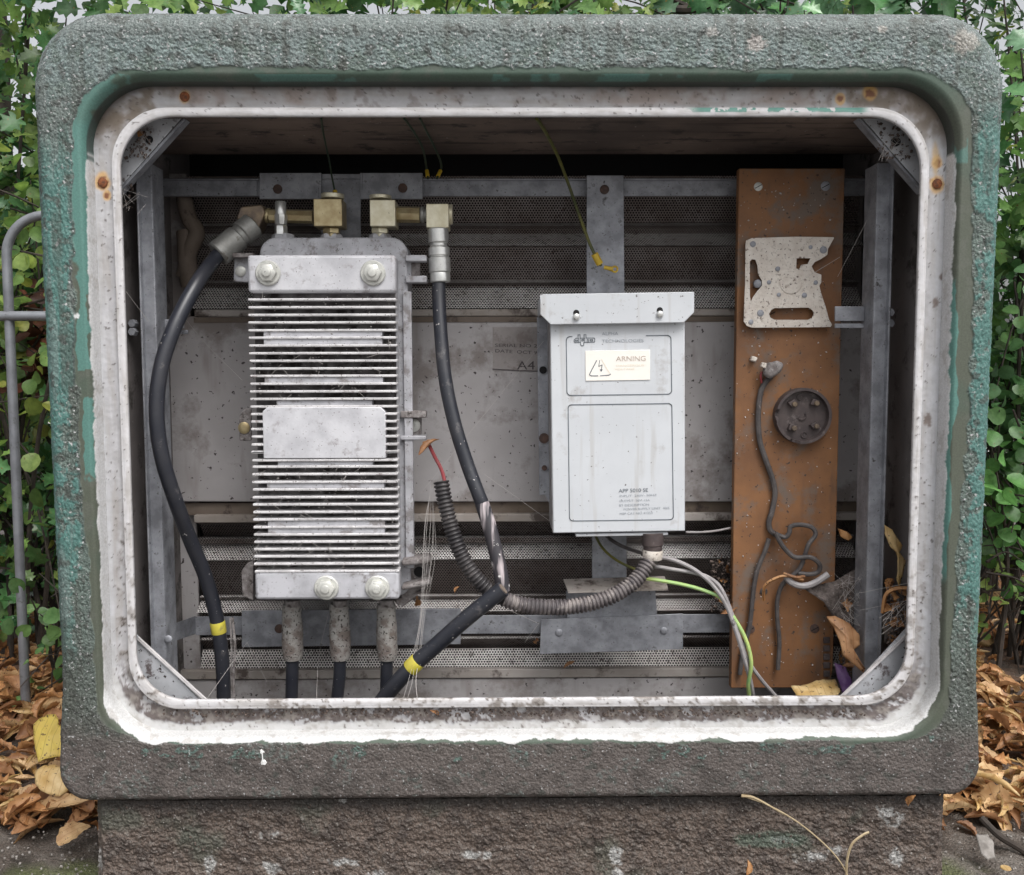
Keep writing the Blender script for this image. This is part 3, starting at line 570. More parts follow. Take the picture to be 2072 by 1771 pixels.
# bolts in the door frame
for (u, v) in ((208, 370), (1896, 372), (374, 196)):
    c = P(u, v, .0295); m = MB(); m.lathe(c, c+Vector((0,-.0022,0)), [(0,.006),(.6,.006),(1,.0045)], 14); m.build('frame_rivet', 'rust', cab)
# long dark streak on the ceiling board
# sticker on the middle panel
st = MB(); st.bp(997, 662, 1108, 750, .2752, .276); stk = st.build('paper_label', mat('brownish paper label', (.37,.34,.33), (.29,.265,.255), rough=.75, sc1=18, dirt=(.22,.19,.18), dsc=26, damt=.53), cab, label='faded handwritten paper label with serial number and date')
text('serial_lettering', 'SERIAL NO 244', 1001, 702, 6.5, 100, .2748, 'ink_dark', stk, -1)
text('date_lettering', 'DATE  OCT 9', 1001, 713, 6.5, 84, .2748, 'ink_dark', stk, -3)
text('code_lettering', 'A4', 1046, 748, 17, 36, .2748, 'ink_dark', stk, 0)
m = MB(); ribbon(m, [(P(997,747,.275).x, P(997,747,.275).z), (P(1050,750,.275).x, P(1050,750,.275).z), (P(1108,752,.275).x, P(1108,752,.275).z)], .0013, .2746); m.build('drawn_line', 'ink_dark', stk)

# ================================================================== PLINTH
PLX0, PLX1 = X(190, .016, 1700), X(1916, .016, 1700); PZ1 = Z(1606, .03)
pl = thing('plinth', 'low crumbling dark plinth of rough cast under the cabinet', 'plinth', (0, .2, 0))
nx_, nz_ = 800, 150
xs = np.linspace(PLX0, PLX1, nx_); zs = np.linspace(PZ1, -.03, nz_)
Vp = np.zeros((nx_, nz_, 3)); Vp[..., 0] = xs[:, None]; Vp[..., 2] = zs[None, :]; Vp[..., 1] = .018
endc = np.minimum(np.abs(xs-PLX0), np.abs(xs-PLX1))[:, None]; Vp[..., 1] += .012*(1-sstep(0, .012, endc))
pb = fbm(Vp, 7, 5, 101.); pm = fbm(Vp, 38, 4, 111.); pf = fbm(Vp, 150, 3, 131.); ps = fbm(Vp*np.array((.35,1,1.6)), 16, 4, 141.)
Vp[..., 1] -= .0012*sstep(-.1, .1, ps) + .0022*pm + .0016*pf + .0014*noise(Vp, 130, 8.) + .0014*noise(Vp, 290, 9.) + .006*sstep(.05, -.02, zs[None, :] + .02*pb)
Vp[..., 2] += .002*pm
Up, Vq = proj(Vp)
Cp = np.zeros(Vp.shape) + np.array((.098, .074, .060)); Cp = blend(Cp, (.055, .041, .034), sstep(-.05, .35, pm+.3*pf)); Cp = blend(Cp, (.15, .128, .112), sstep(.15, .4, pf)*.6)
Cp = blend(Cp, (.075, .085, .065), sstep(.1, .3, pb)*.6); Cp = blend(Cp, (.03, .026, .024), sstep(.02, 0, PZ1-Vp[..., 2]-.004)*.8)  # top edge darkened to imitate shade in the gap under the cabinet
for (u, v, rx, rz) in ((425,1745,9,17),(555,1755,22,10),(690,1745,24,8),(770,1768,26,9),(1245,1728,14,16),(1250,1768,14,9),(1640,1735,34,14),(1690,1722,20,10),(1800,1650,24,26),(1815,1735,22,16),(200,1745,10,20),(1590,1700,30,8),(545,1690,26,10),(700,1615,20,7),(960,1730,40,9)):
    d_ = np.hypot((Up-u)/rx, (Vq-v)/rz); Cp = blend(Cp, (.34, .34, .33), sstep(1.0, .4, d_ + 1.2*pm + .9*pf)*.8)
Cp = blend(Cp, (.07, .10, .075), sstep(1.1, .7, np.hypot((Up-1560)/90, (Vq-1700)/18) + .4*pm)*.7)
gridmesh('face', Vp, 'soil', pl, col=Cp, rough=np.ones(Vp.shape[:2])*.8)
m = MB(); m.box(PLX0+.004, PLX1-.004, .032, .40, -.03, PZ1-.001); m.build('core', mat('plinth concrete', (.10,.088,.078), (.06,.052,.046), rough=.9, bump=.8, bsc=120, bdist=.004), pl)

# ================================================================== MOUNTING FRAME inside
fr = thing('mounting_rack', 'galvanised steel rack of uprights and rails inside the cabinet', 'rack', (0, .2, Z(1400, .2)))
def upright(u0, u1, side):
    y0 = .115; vm = 860; a = P(u0, vm, y0).x; b = P(u1, vm, y0).x; z0, z1 = Z(1500, y0), Z(330, y0)
    m = MB(); m.box(a, b, y0, y0+.0025, z0, z1)
    if side < 0: m.box(b-.0025, b, y0+.0025, y0+.045, z0, z1); m.box(a, a+.0025, y0-.010, y0, z0, z1)
    else: m.box(a, a+.0025, y0+.0025, y0+.045, z0, z1); m.box(b-.0025, b, y0-.010, y0, z0, z1)
    return m.build('upright', 'galv', fr, bevel=.0008)
ul_ = upright(296, 322, -1); ur = upright(1762, 1790, 1)
m = MB(); m.bp(322, 361, 1762, 397, .245, .249); m.bp(322, 361, 1762, 364, .236, .245); m.bp(322,361,520,397,.243,.2449); m.build('top_rail', 'galv', fr, bevel=.0008)
m = MB(); m.bp(395, 1246, 1500, 1283, .240, .244); m.add(*(lambda A,B,C_,D,E,F_,G,H: ([A,B,C_,D,E,F_,G,H], [(0,1,2,3),(0,4,5,1),(3,2,6,7),(4,7,6,5)]))(
    P(352,1298,.165),P(396,1283,.24),P(396,1246,.24),P(352,1262,.165),P(352,1298,.168),P(396,1283,.243),P(396,1246,.243),P(352,1262,.168)))
m.build('bottom_rail', 'galv', fr, bevel=.0006)
def plate(poly, y, th=.003, name='bracket'):
    m = MB(); m.pp(poly, y, y+th); return m.build(name, 'galv', fr, bevel=.0006)
plate([(525,403),(645,403),(645,350),(525,350)], .231); plate([(733,403),(855,403),(855,350),(733,350)], .231)
plate([(649,560),(730,560),(730,352),(649,352)], .238)
m = MB(); m.bp(645,350,650,403,.231,.24); m.build('bracket_side', 'galv', fr); m = MB(); m.bp(729,350,733,403,.231,.24); m.build('bracket_side', 'galv', fr)
plate([(1187,640),(1264,640),(1262,355),(1187,355)], .231); plate([(1198,1180),(1268,1180),(1268,1060),(1198,1060)], .231)
plate([(489,1310),(932,1304),(932,1232),(489,1236)], .226)
plate([(1092,1324),(1382,1314),(1382,1242),(1306,1246),(1095,1254)], .224)
plate([(1148,1255),(1330,1246),(1326,1190),(1145,1196)], .229)
# bent shelf tab
m = MB(); a,b,c,d = P(1140,1172,.228), P(1345,1166,.228), P(1352,1192,.188), P(1150,1198,.188); t = Vector((0,0,-.002))
m.add([a,b,c,d,a+t,b+t,c+t,d+t], [(0,3,2,1),(4,5,6,7),(3,7,6,2),(0,4,7,3),(1,2,6,5),(0,1,5,4)]); m.build('shelf_tab', 'frame_strip', fr)
def bolt(u, v, y, r, mt, parent, name='bolt', h=.003, hexa=False):
    c = P(u, v, y); m = MB()
    if hexa: m.lathe(c, c+Vector((0,-h,0)), [(0,r),(.8,r),(1,r*.85)], 6)
    else: m.lathe(c, c+Vector((0,-h,0)), [(0,r),(.5,r),(.85,r*.75),(1,r*.4)], 16)
    return m.build(name, mt, parent)
for (u, v, y) in ((562,383,.231),(815,381,.231),(1223,384,.231),(565,1272,.226)): bolt(u, v, y, .0068, 'galv_rust', fr)
for (u, v, y) in ((1131,1280,.224),(1343,1276,.224),(341,1293,.115),(1130,1232,.224)): bolt(u, v, y, .0055, 'galv', fr)
# side rails between upright and back (cross members seen on both sides)
m = MB(); m.bp(1690, 620, 1762, 650, .15, .153); m.bp(1690, 655, 1762, 664, .15, .153); m.build('cross_member', 'galv', fr, bevel=.0006)
m = MB(); m.bp(330, 646, 372, 664, .15, .153); m.bp(345, 668, 380, 676, .16, .163); m.build('cross_member', 'galv', fr, bevel=.0006)
for (u, v) in ((1797, 633), (1797, 655), (272, 655), (272, 672)):
    bolt(u, v, .12, .006, 'galv', fr, hexa=True, h=.01)
# dented ducts in the far left corner behind the frame
dc = thing('corner_duct', 'stained curled duct piece in the dark upper left corner', 'duct', tuple(P(365, 560, .26)))
m = MB(); m.tube(path((372,400,.27),(382,440,.262),(398,470,.262),(385,505,.262),(372,560,.27)), .012, 10); m.build('pipe', 'brown_strip', dc)
m = MB(); m.tube(path((376,470,.27),(378,500,.266),(380,540,.266),(386,580,.27)), .014, 12); m.build('elbow', 'brown_strip', dc)
# ================================================================== AMPLIFIER
AY = .10
amp = thing('line_amplifier', 'cast aluminium finned amplifier housing bolted inside the cabinet', 'amplifier', tuple(P(655, 1218, .16)))
def uz(v, y=AY): return P(655, v, y).z
ax0, ax1 = P(508, 865, AY).x, P(804, 865, AY).x
# base housing
m = MB(); hx0, hx1, hz0, hz1 = ax0-.004, P(836, 865, .155).x, Z(1212, .15), Z(488, .20)
m.prism(rrpoly(ax0+.002, hx1-.006, hz0+.002, hz1, .022), .158, .224); m.build('housing', 'alu', amp, bevel=.003)
m = MB(); m.bp(818, 590, 835, 1150, .152, .158); m.build('housing_rim', 'alu', amp, bevel=.001)
# cover
m = MB(); m.box(ax0+.002, ax1-.002, AY+.022, AY+.052, uz(1213), uz(517)); m.build('cover_side', 'alu', amp, bevel=.002)
def coverplate(v0, v1, name):
    m = MB(); m.box(ax0, ax1, AY, AY+.022, uz(v1), uz(v0)); return m.build(name, 'alu_light' if v0 < 600 else 'alu', amp, bevel=.004)
coverplate(516, 592, 'top_cap'); coverplate(1156, 1214, 'bottom_cap')
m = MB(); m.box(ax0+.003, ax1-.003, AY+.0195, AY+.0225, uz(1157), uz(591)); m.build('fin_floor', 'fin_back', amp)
fv = [604 + 15.45*k for k in range(14)]
pv0 = 1500/1.672 if False else 897
n1 = 15
tops = [(960+y/2.952)/1.672 for y in (158,236,312,388,466,540,618,695,771,848,922,1000,1077,1152,1228)]
side = [(960+y/2.952)/1.672 for y in (1303,1378,1453,1528,1607,1682)]
bots = [(1500+y/2.952)/1.672 for y in (235,310,388,462,540,612,688,762,838,912,985,1058,1130,1205,1280)]
def fin(v):
    m = MB(); z = uz(v); h = .0017; x0, x1 = ax0 + random.uniform(-.0006, .0004), ax1 + random.uniform(-.0004, .0006)
    m.box(x0, x1, AY-.0005, AY+.022, z-h, z+h); return m.build('cooling_fin', 'fin', amp, bevel=.0009)
for v in tops: fin(v)
for v in bots: fin(v)
for v in side + [(1500+90/2.952)/1.672+0]:
    fin(v)
fin((1500+170/2.952)/1.672)
def slab(va, vb, ind, y, mt='alu', name='cover_land', bev=.001):
    m = MB(); m.box(ax0+ind, ax1-ind, y, AY+.021, uz(vb), uz(va)); return m.build(name, mt, amp, bevel=bev)
for (a, b) in ((4, 6), (10, 11)): slab(tops[a]+2, tops[b]-2, .019, AY+.0016)
slab(tops[13]+3, tops[14]-2, .034, AY+.003)
slab(bots[2]+2, bots[3]-2, .019, AY+.0016); slab(bots[7]+2, bots[9]-2, .019, AY+.0016); slab(bots[0]-10, bots[0]-2, .034, AY+.003, 'alu')
# identification plate land with chamfered corners
pa, pb = tops[14]+1, bots[0]-17
xx0, xx1, zz0, zz1 = ax0+.016, ax1-.016, uz(pb), uz(pa); cz = .006
m = MB(); m.prism([(xx0, zz0), (xx1, zz0), (xx1, zz1-cz), (xx1-cz, zz1), (xx0+cz, zz1), (xx0, zz1-cz)], AY-.0012, AY+.02); m.build('blank_plate', 'alu_light', amp, bevel=.001)
def hexbolt(u, v):
    c = P(u, v, AY); m = MB(); D = Vector((0,-1,0))
    m.lathe(c, c+D*.004, [(0,.0168),(.7,.0168),(1,.0155)], 28); m.lathe(c+D*.004, c+D*.011, [(0,.0125),(.85,.0125),(1,.0108)], 6); m.lathe(c+D*.011, c+D*.0135, [(0,.006),(.8,.006),(1,.0045)], 16)
    m.build('cover_bolt', 'boltwhite', amp, bevel=.0006)
for u, v in ((543,553),(755,553),(661,1189),(764,1189)): hexbolt(u, v)
# ports on top
for u in (573, 671, 769):
    a = P(u, 494, .19); m = MB(); m.lathe(a, a+Vector((0,0,.014)), [(0,.0165),(.75,.0165),(1,.014)], 6); m.build('port_collar', 'alu', amp, bevel=.0008)
tp_ = thing('test_port', 'slim nickel test port standing on the left collar of the amplifier', 'connector', tuple(P(569, 478, .185)))
a = P(569, 478, .185); s_ = S(.185); m = MB(); m.lathe(a, a+Vector((0,0,22*s_)), [(0,13*s_),(.85,13*s_),(1,11*s_)], 6); m.build('hex_nut', 'nickel', tp_, bevel=.0005)
m = MB(); b = a+Vector((0,0,22*s_)); m.lathe(b, b+Vector((0,0,20*s_)), [(0,11.5*s_),(.6,13*s_),(1,13*s_)], 8); m.build('collar', 'nickel', tp_, bevel=.0005)
m = MB(); b = a+Vector((0,0,42*s_)); m.lathe(b, b+Vector((0,0,26*s_)), [(0,11*s_),(.9,11*s_),(1,9*s_)], 20); m.build('cap', 'nickel', tp_)
# lugs
def lug(poly, y, th, name='mounting_lug', mt='alu'):
    m = MB(); m.pp(poly, y, y+th); return m.build(name, mt, amp, bevel=.0015)
l = lug([(472,570),(508,572),(508,516),(474,516)], .175, .006); bolt(487, 549, .175, .0075, 'boltwhite', l)
m = MB(); m.bp(470, 512, 512, 521, .160, .178); m.build('lug_rib', 'grime', l, bevel=.001)
l = lug([(815,574),(832,574),(832,516),(815,516)], .165, .006)
for (a_, b_) in ((516, 529), (558, 572)):
    m = MB(); m.bp(820, a_, 863, b_, .150, .170); m.build('lug_rib', 'alu' , l, bevel=.0015)
m = MB(); m.bp(824, 529, 850, 558, .168, .172); m.build('lug_web', 'grime', l)
l = lug([(812,888),(853,888),(853,836),(812,836)], .170, .006, mt='grime'); bolt(837, 861, .170, .0095, 'boltwhite', l)
for (a_, b_) in ((832, 846), (882, 891)):
    m = MB(); m.bp(810, a_, 862, b_, .150, .170); m.build('lug_rib', 'grime' if a_ < 850 else 'alu', l, bevel=.0015)
l = lug([(484,892),(508,892),(508,824),(494,828),(484,842)], .170, .006, mt='grime'); bolt(494, 866, .170, .0085, 'brass', l)
l = lug([(812,1212),(826,1210),(868,1180),(868,1140),(812,1142)], .165, .006, mt='grime')
m = MB(); m.pp([(812,1146),(868,1142),(874,1133),(866,1126),(812,1134)], .135, .165); m.pp([(812,1196),(872,1184),(870,1172),(812,1186)], .135, .165); m.build('lug_rib', 'grime', l, bevel=.003)
m = MB(); c = P(848, 1157, .1645); m.lathe(c, c+Vector((0,-.001,0)), [(0,.0075),(1,.0075)], 14); m.build('lug_hole', 'black', l)
lug([(490,1206),(512,1216),(512,1136),(500,1140),(488,1156)], .160, .012, mt='grime')
m = MB(); m.pp([(800,1222),(816,1228),(850,1200),(862,1192),(800,1214)], .165, .2); m.build('underside_web', 'grime', amp, bevel=.002)

# ================================================================== BRASS ADAPTERS
def lz(u, v, y, du, n): return P(u, v, y)
def cyl(mb, u0, v0, u1, v1, y, rpx, n=18, prof=None, y1=None):
    a = P(u0, v0, y); b = P(u1, v1, y if y1 is None else y1); r = rpx*S(y); mb.lathe(a, b, prof and [(t, q*r) for t, q in prof] or [(0, r), (1, r)], n)
q = thing('brass_adapter', 'darker brass adapter with long rod above the amplifier middle port', 'adapter', tuple(P(671, 478, .18)), 'brass adapters on the amplifier')
m = MB(); m.bp(634, 402, 692, 458, .165, .205); m.build('elbow_block', 'brass', q, bevel=.0012)
m = MB(); cyl(m, 673, 403, 673, 393, .185, 23, 24); m.build('end_cap', 'brass_pale', q, bevel=.0008)
m = MB(); cyl(m, 671, 480, 671, 458, .185, 18, 6, [(0,.8),(.3,.8),(.32,1),(.75,1),(.78,.85),(1,.85)]); m.build('hex_nut', 'brass', q, bevel=.0004)
m = MB(); cyl(m, 634, 439, 545, 437, .195, 13.5, 8); m.build('rod', 'brass', q, bevel=.0008)
m = MB(); cyl(m, 545, 437, 528, 434, .195, 15, 16, [(0,1),(.3,1),(.35,.8),(.6,.8),(.65,1.1),(1,1.1)]); m.build('rod_collar', 'brass', q)
m = MB(); m.pp([(488,455),(520,470),(536,430),(530,414),(486,418),(478,440)], .180, .215); m.build('angled_elbow', 'brass_dark', q, bevel=.002)
q = thing('brass_adapter', 'pale brass adapter with two elbow blocks above the amplifier right port', 'adapter', tuple(P(769, 478, .18)), 'brass adapters on the amplifier')
m = MB(); m.bp(748, 404, 800, 458, .165, .205); m.build('elbow_block', 'brass_pale', q, bevel=.0012)
m = MB(); cyl(m, 770, 404, 770, 396, .185, 22, 24); m.build('end_cap', 'brass_pale', q, bevel=.0008)
m = MB(); cyl(m, 769, 480, 769, 458, .185, 18, 6, [(0,.8),(.3,.8),(.32,1),(.75,1),(.78,.85),(1,.85)]); m.build('hex_nut', 'brass_pale', q, bevel=.0004)
m = MB(); cyl(m, 800, 434, 850, 435, .185, 16, 8, [(0,.85),(.1,1),(1,1)]); m.build('rod', 'brass', q, bevel=.0008)
m = MB(); cyl(m, 850, 435, 864, 435, .185, 16, 20, [(0,.8),(.2,1),(.6,1),(.65,.8),(1,.8)]); m.build('rod_collar', 'nickel_dull', q)
m = MB(); m.bp(862, 412, 908, 461, .160, .200); m.build('elbow_block', 'brass_pale', q, bevel=.0012)
m = MB(); cyl(m, 908, 434, 916, 434, .18, 20, 20); m.build('end_cap', 'brass_pale', q, bevel=.0008)

# ================================================================== CABLES
GC = 'black coaxial trunk cables in the cabinet'
def cable(label, pts, r, mt='rubber', name='trunk_cable', cat='cable', group=GC, n=14, rf=None, tape=None, sub=12):
    p = path(*pts, n=sub); t = thing(name, label, cat, tuple(p[-1]), group)
    m = MB(); m.tube(p, r, n, rf=rf); m.build('sheath', mt, t); return t, p
def along(p, s):
    d = [0]
    for a, b in zip(p[:-1], p[1:]): d.append(d[-1] + (b-a).length)
    L = d[-1]*s
    for i in range(len(p)-1):
        if d[i+1] >= L: k = (L-d[i])/(d[i+1]-d[i]+1e-9); return p[i].lerp(p[i+1], k), (p[i+1]-p[i]).normalized()
    return p[-1], (p[-1]-p[-2]).normalized()
def near(p, u, v):
    best = min(range(len(p)), key=lambda i: (proj(p[i])[0]-u)**2 + (proj(p[i])[1]-v)**2); b = min(best+1, len(p)-1); a = max(b-1, 0)
    return p[best], (p[b]-p[a]).normalized()
def band(p, u, v, half, r, name, mt, parent):
    c, d = near(p, u, v); m = MB(); m.lathe(c-d*half, c+d*half, [(0,r*.97),(.06,r),(.94,r),(1,r*.97)], 20); m.build(name, mt, parent)
t, p = cable('long black cable bowing down the left side of the cabinet from an angled connector',
    [(446,512,.165),(428,532,.15),(396,578,.11),(356,655,.08),(327,740,.065),(317,830,.06),(327,920,.065),(354,1010,.085),(386,1095,.12),(415,1165,.145),(436,1240,.16),(447,1310,.165),(452,1380,.17),(454,1480,.18)], .0100)
band(p, 440, 1267, .0085, .0108, 'tape_band', 'tape_yellow', t)
a, b = P(512, 455, .19), P(440, 515, .165); m = MB(); m.lathe(a, b, [(0,.0175),(.02,.019),(.30,.019),(.33,.0165),(.42,.0165),(.44,.019),(.97,.019),(1,.0165)], 10); m.build('connector', 'nickel_dull', t, bevel=.0006)
t, p = cable('black cable hanging from the nickel connector right of the amplifier down to a worn end',
    [(888,560,.165),(888,600,.16),(891,660,.15),(900,760,.135),(918,850,.125),(944,935,.118),(968,1000,.11),(978,1025,.11)], .0096)
p2 = path((975,1018,.11),(990,1065,.106),(1003,1115,.102),(1012,1155,.10),(1018,1196,.10)); m = MB(); m.tube(p2, .0101, 14); m.build('worn_sleeve', 'rubber_worn', t)
a, b = P(886, 462, .165), P(891, 572, .165); s_ = S(.165); m = MB()
m.lathe(a, b, [(0,18*s_),(.02,21*s_),(.26,21*s_),(.28,17*s_),(.33,17*s_),(.36,21.5*s_),(.50,21.5*s_),(.52,19*s_),(.55,22*s_),(.80,22*s_),(.82,20*s_),(.84,20.5*s_),(.98,20.5*s_),(1,18*s_)], 12); m.build('connector', 'nickel', t, bevel=.0005)
t, p = cable('black cable slanting from the conduit down to the lower left with a bright yellow band',
    [(1018,1192,.082),(985,1218,.085),(940,1255,.09),(880,1308,.10),(838,1345,.105),(800,1385,.11),(765,1430,.12),(735,1480,.13)], .0112)
band(p, 838, 1344, .0085, .0119, 'tape_band', 'tape_yellow', t)
c, d = p[0], (p[0]-p[1]).normalized(); m = MB(); m.lathe(c, c+d*.0008, [(0,.008),(1,.0078)], 16); m.build('cut_end', 'brown_strip', t)
for i, (u, lab) in enumerate(((592, 'black cable with grey boot under the amplifier, leftmost of three'), (688, 'black cable with grey boot under the amplifier, middle of three'), (783, 'black cable with grey boot under the amplifier, rightmost of three'))):
    t, p = cable(lab, [(u,1325,.175),(u-1,1370,.175),(u-2+(-4 if i == 1 else 0),1420,.178),(u-2-8*(i == 1),1500,.18)], .0092)
    a = P(u-2, 1222, .175); b = P(u+1, 1334, .175); s_ = S(.175)
    m = MB(); m.tube([a.lerp(b, k/16) + Vector((noise(np.array([k*.4+i*9., 0, 0]))*.001, 0, 0)) for k in range(17)], 20*s_, 20, rf=lambda k, n, i=i: (17.5 if k == 0 else 19.5 if k < 5 else 21.5 if 6 < k < 14 else 20.5 if k < 16 else 18)*s_)
    m.build('boot', 'boot', t)
    m = MB(); a = P(u, 1214, .17); m.lathe(a, a-Vector((0,0,.009)), [(0,.0105),(1,.0105)], 12); m.build('port_nut', 'grime', t)
# corrugated conduit
def conduit(label, pts, r, pitch, mt, name='corrugated_conduit'):
    p = path(*pts, n=30); d = [0]
    for a, b in zip(p[:-1], p[1:]): d.append(d[-1]+(b-a).length)
    n = int(d[-1]/(pitch/6)); out = []; j = 0
    for k in range(n+1):
        L = d[-1]*k/n
        while j < len(p)-2 and d[j+1] < L: j += 1
        out.append(p[j].lerp(p[j+1], (L-d[j])/(d[j+1]-d[j]+1e-9)))
    return out, (lambda i, n_: r*(1.0, 1.0, .96, .80, .80, .96)[i % 6])
def make_conduit():
    t = thing('corrugated_conduit', 'black corrugated conduit looping from the red wire under to the pale power box', 'conduit', tuple(P(1110,1236,.09)))
    pts = [(893,975,.12),(899,1010,.115),(911,1060,.11),(930,1115,.105),(960,1165,.10),(1000,1202,.10),(1050,1222,.10),(1120,1229,.10),(1190,1222,.105),(1245,1203,.11),(1285,1175,.12),(1310,1142,.13),(1318,1125,.135)]
    o, rf = conduit('', pts, .0112, .0056, 'conduit'); k = int(len(o)*.45)
    m = MB(); m.tube(o[:k], 0, 14, rf=rf); m.build('sheath', 'conduit', t)
    m = MB(); k2 = k//6*6-6 if False else (k-1)//6*6; m.tube(o[k2:], 0, 14, rf=rf); m.build('dusty_sheath', 'conduit_dust', t)
    a, b = P(1320, 1078, .135), P(1321, 1118, .135); m = MB(); m.lathe(a, b, [(0,.0155),(.6,.015),(.65,.0135),(1,.013)], 20); m.build('gland', 'bakelite', t)
    a, b = P(1321, 1113, .135), P(1320, 1132, .135); m = MB(); m.lathe(a, b, [(0,.0135),(.1,.014),(.9,.014),(1,.013)], 20); m.build('tape_band', 'creamplate', t)
    return t
make_conduit()
def wire(name, label, pts, r, mt, group=None, n=8, cat='wire'):
    p = path(*pts, n=10); t = MB(); t.tube(p, r, n); o = t.build(name, mt); 
    single(o, label, cat, group); return o, p
def wire_t(name, label, pts, r, mt, group=None, cat='wire'):
    p = path(*pts, n=10); q = thing(name, label, cat, tuple(p[0]), group); m = MB(); m.tube(p, r, 8); m.build('insulation', mt, q); return q, p
wire('red_wire', 'short red wire running into the top of the black corrugated conduit', [(868,900,.15),(880,925,.135),(893,950,.125),(900,976,.118),(905,1010,.115)], .0026, 'red')
o, p = wire_t('earth_wire', 'dark green earth wire with yellow crimp hanging over the brass middle port', [(650,240,.04),(654,268,.09),(660,298,.15),(667,330,.21),(672,360,.21),(679,394,.205)], .0013, 'wire_dgreen', 'earth wires hanging from the ceiling board')
band(p, 679, 393, .006, .0034, 'crimp', 'crimp', o)
for i, (pts, cr, lab) in enumerate(((((818,240,.04),(838,268,.09),(855,300,.16),(862,335,.22),(866,362,.215)), (864,352), 'dark earth wire with yellow crimp, left of the pair above the right bracket'),
                       (((850,240,.04),(864,268,.09),(880,300,.16),(893,335,.22),(884,362,.215)), (887,350), 'dark earth wire with yellow crimp, right of the pair above the right bracket'))):
    o, p = wire_t('earth_wire', lab, pts, .0016, 'wire_dgreen', 'earth wires hanging from the ceiling board'); band(p, *cr, .006, .0028, 'crimp', 'crimp', o)
o, p = wire_t('earth_wire', 'long olive earth wire with ring terminal slanting across to the right strap', [(1086,240,.04),(1104,268,.09),(1128,315,.16),(1150,372,.215),(1170,430,.215),(1192,490,.21),(1206,520,.208),(1216,538,.212)], .0024, 'wire_olive', 'earth wires hanging from the ceiling board')
band(p, 1211, 524, .0085, .0052, 'crimp', 'crimp', o)
a = P(1222, 541, .212); b = P(1240, 545, .212); m = MB(); m.lathe(a, b, [(0,.003),(.5,.003),(1,.004)], 10); c = P(1244, 545, .212)
m.tube([c + Vector((math.cos(x)*.004, 0, math.sin(x)*.004)) for x in np.linspace(0, 6.2832, 15)], .0015, 6); m.build('ring_terminal', 'crimp', o)

# ================================================================== POWER BOX
BXY = .125
pz = thing('power_supply_box', 'pale grey steel power supply box with overhanging lid and warning sticker', 'power supply', tuple(P(1255, 1078, BXY)), rot=(0, R(-.75), 0))
bm_ = MB(); bm_.bp(1119, 640, 1389, 1077, BXY, BXY+.095)
body = bm_.build('body', 'boxpaint', pz, bevel=.0015)
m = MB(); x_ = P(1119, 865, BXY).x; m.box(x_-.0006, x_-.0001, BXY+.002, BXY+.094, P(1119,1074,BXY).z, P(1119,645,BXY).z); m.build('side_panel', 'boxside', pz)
m = MB(); y0 = BXY-.012; h0, h1 = P(1099,625,y0), P(1411,625,y0); zt, zb = P(1255,593,y0).z, P(1255,655,y0).z; c_ = .014
m.prism([(h0.x+c_, zb), (h1.x-c_, zb), (h1.x, zb+c_), (h1.x, zt), (h0.x, zt), (h0.x, zb+c_)], y0, y0+.0025)
m.add([(h0.x, y0, zt), (h1.x, y0, zt), (h1.x-.004, BXY+.10, zt+.006), (h0.x+.004, BXY+.10, zt+.006), (h0.x, y0, zt-.002), (h1.x, y0, zt-.002), (h1.x-.004, BXY+.10, zt+.004), (h0.x+.004, BXY+.10, zt+.004)], [(0,1,2,3),(7,6,5,4),(0,4,5,1),(1,5,6,2),(2,6,7,3),(3,7,4,0)])
m.box(h0.x+.0001, h0.x+.0024, y0+.0025, BXY+.09, zb+c_+.001, zt-.003); m.box(h1.x-.0024, h1.x-.0001, y0+.0025, BXY+.09, zb+c_+.001, zt-.003)
lid = m.build('lid', 'boxpaint', pz, bevel=.001)
for u in (1172, 1341):
    c = P(u, 640 if u < 1200 else 637, y0); m = MB(); m.lathe(c, c+Vector((0,-.0045,0)), [(0,.0048),(.5,.0048),(.85,.0042),(1,.003)], 16); m.build('screw', 'nickel', lid)
    c = P(u, 632 if u < 1200 else 629, y0-.0003); m = MB(); m.lathe(c, c+Vector((0,-.0003,0)), [(0,.0042),(1,.0042)], 14); m.build('keyhole', 'black', lid)
# mounting flange at the left rear
m = MB(); m.bp(1092, 640, 1126, 1000, .205, .208); m.pp([(1104,1000),(1126,1000),(1140,1052),(1128,1050)], .205, .208); fl = m.build('mounting_flange', 'galv', pz, bevel=.0005)
for v, mt_, r in ((747,'black',.0055),(885,'galv_rust',.0075),(945,'galv_rust',.004)):
    c = P(1103, v, .2045); m = MB(); m.lathe(c, c+Vector((0,-.002,0)), [(0,r),(1,r)], 14); m.build('slot' if mt_ == 'black' else 'bolt', mt_, fl)
m = MB(); m.bp(1165, 1079, 1352, 1085, BXY+.004, BXY+.03); m.build('bottom_flange', 'boxpaint', pz, bevel=.001)
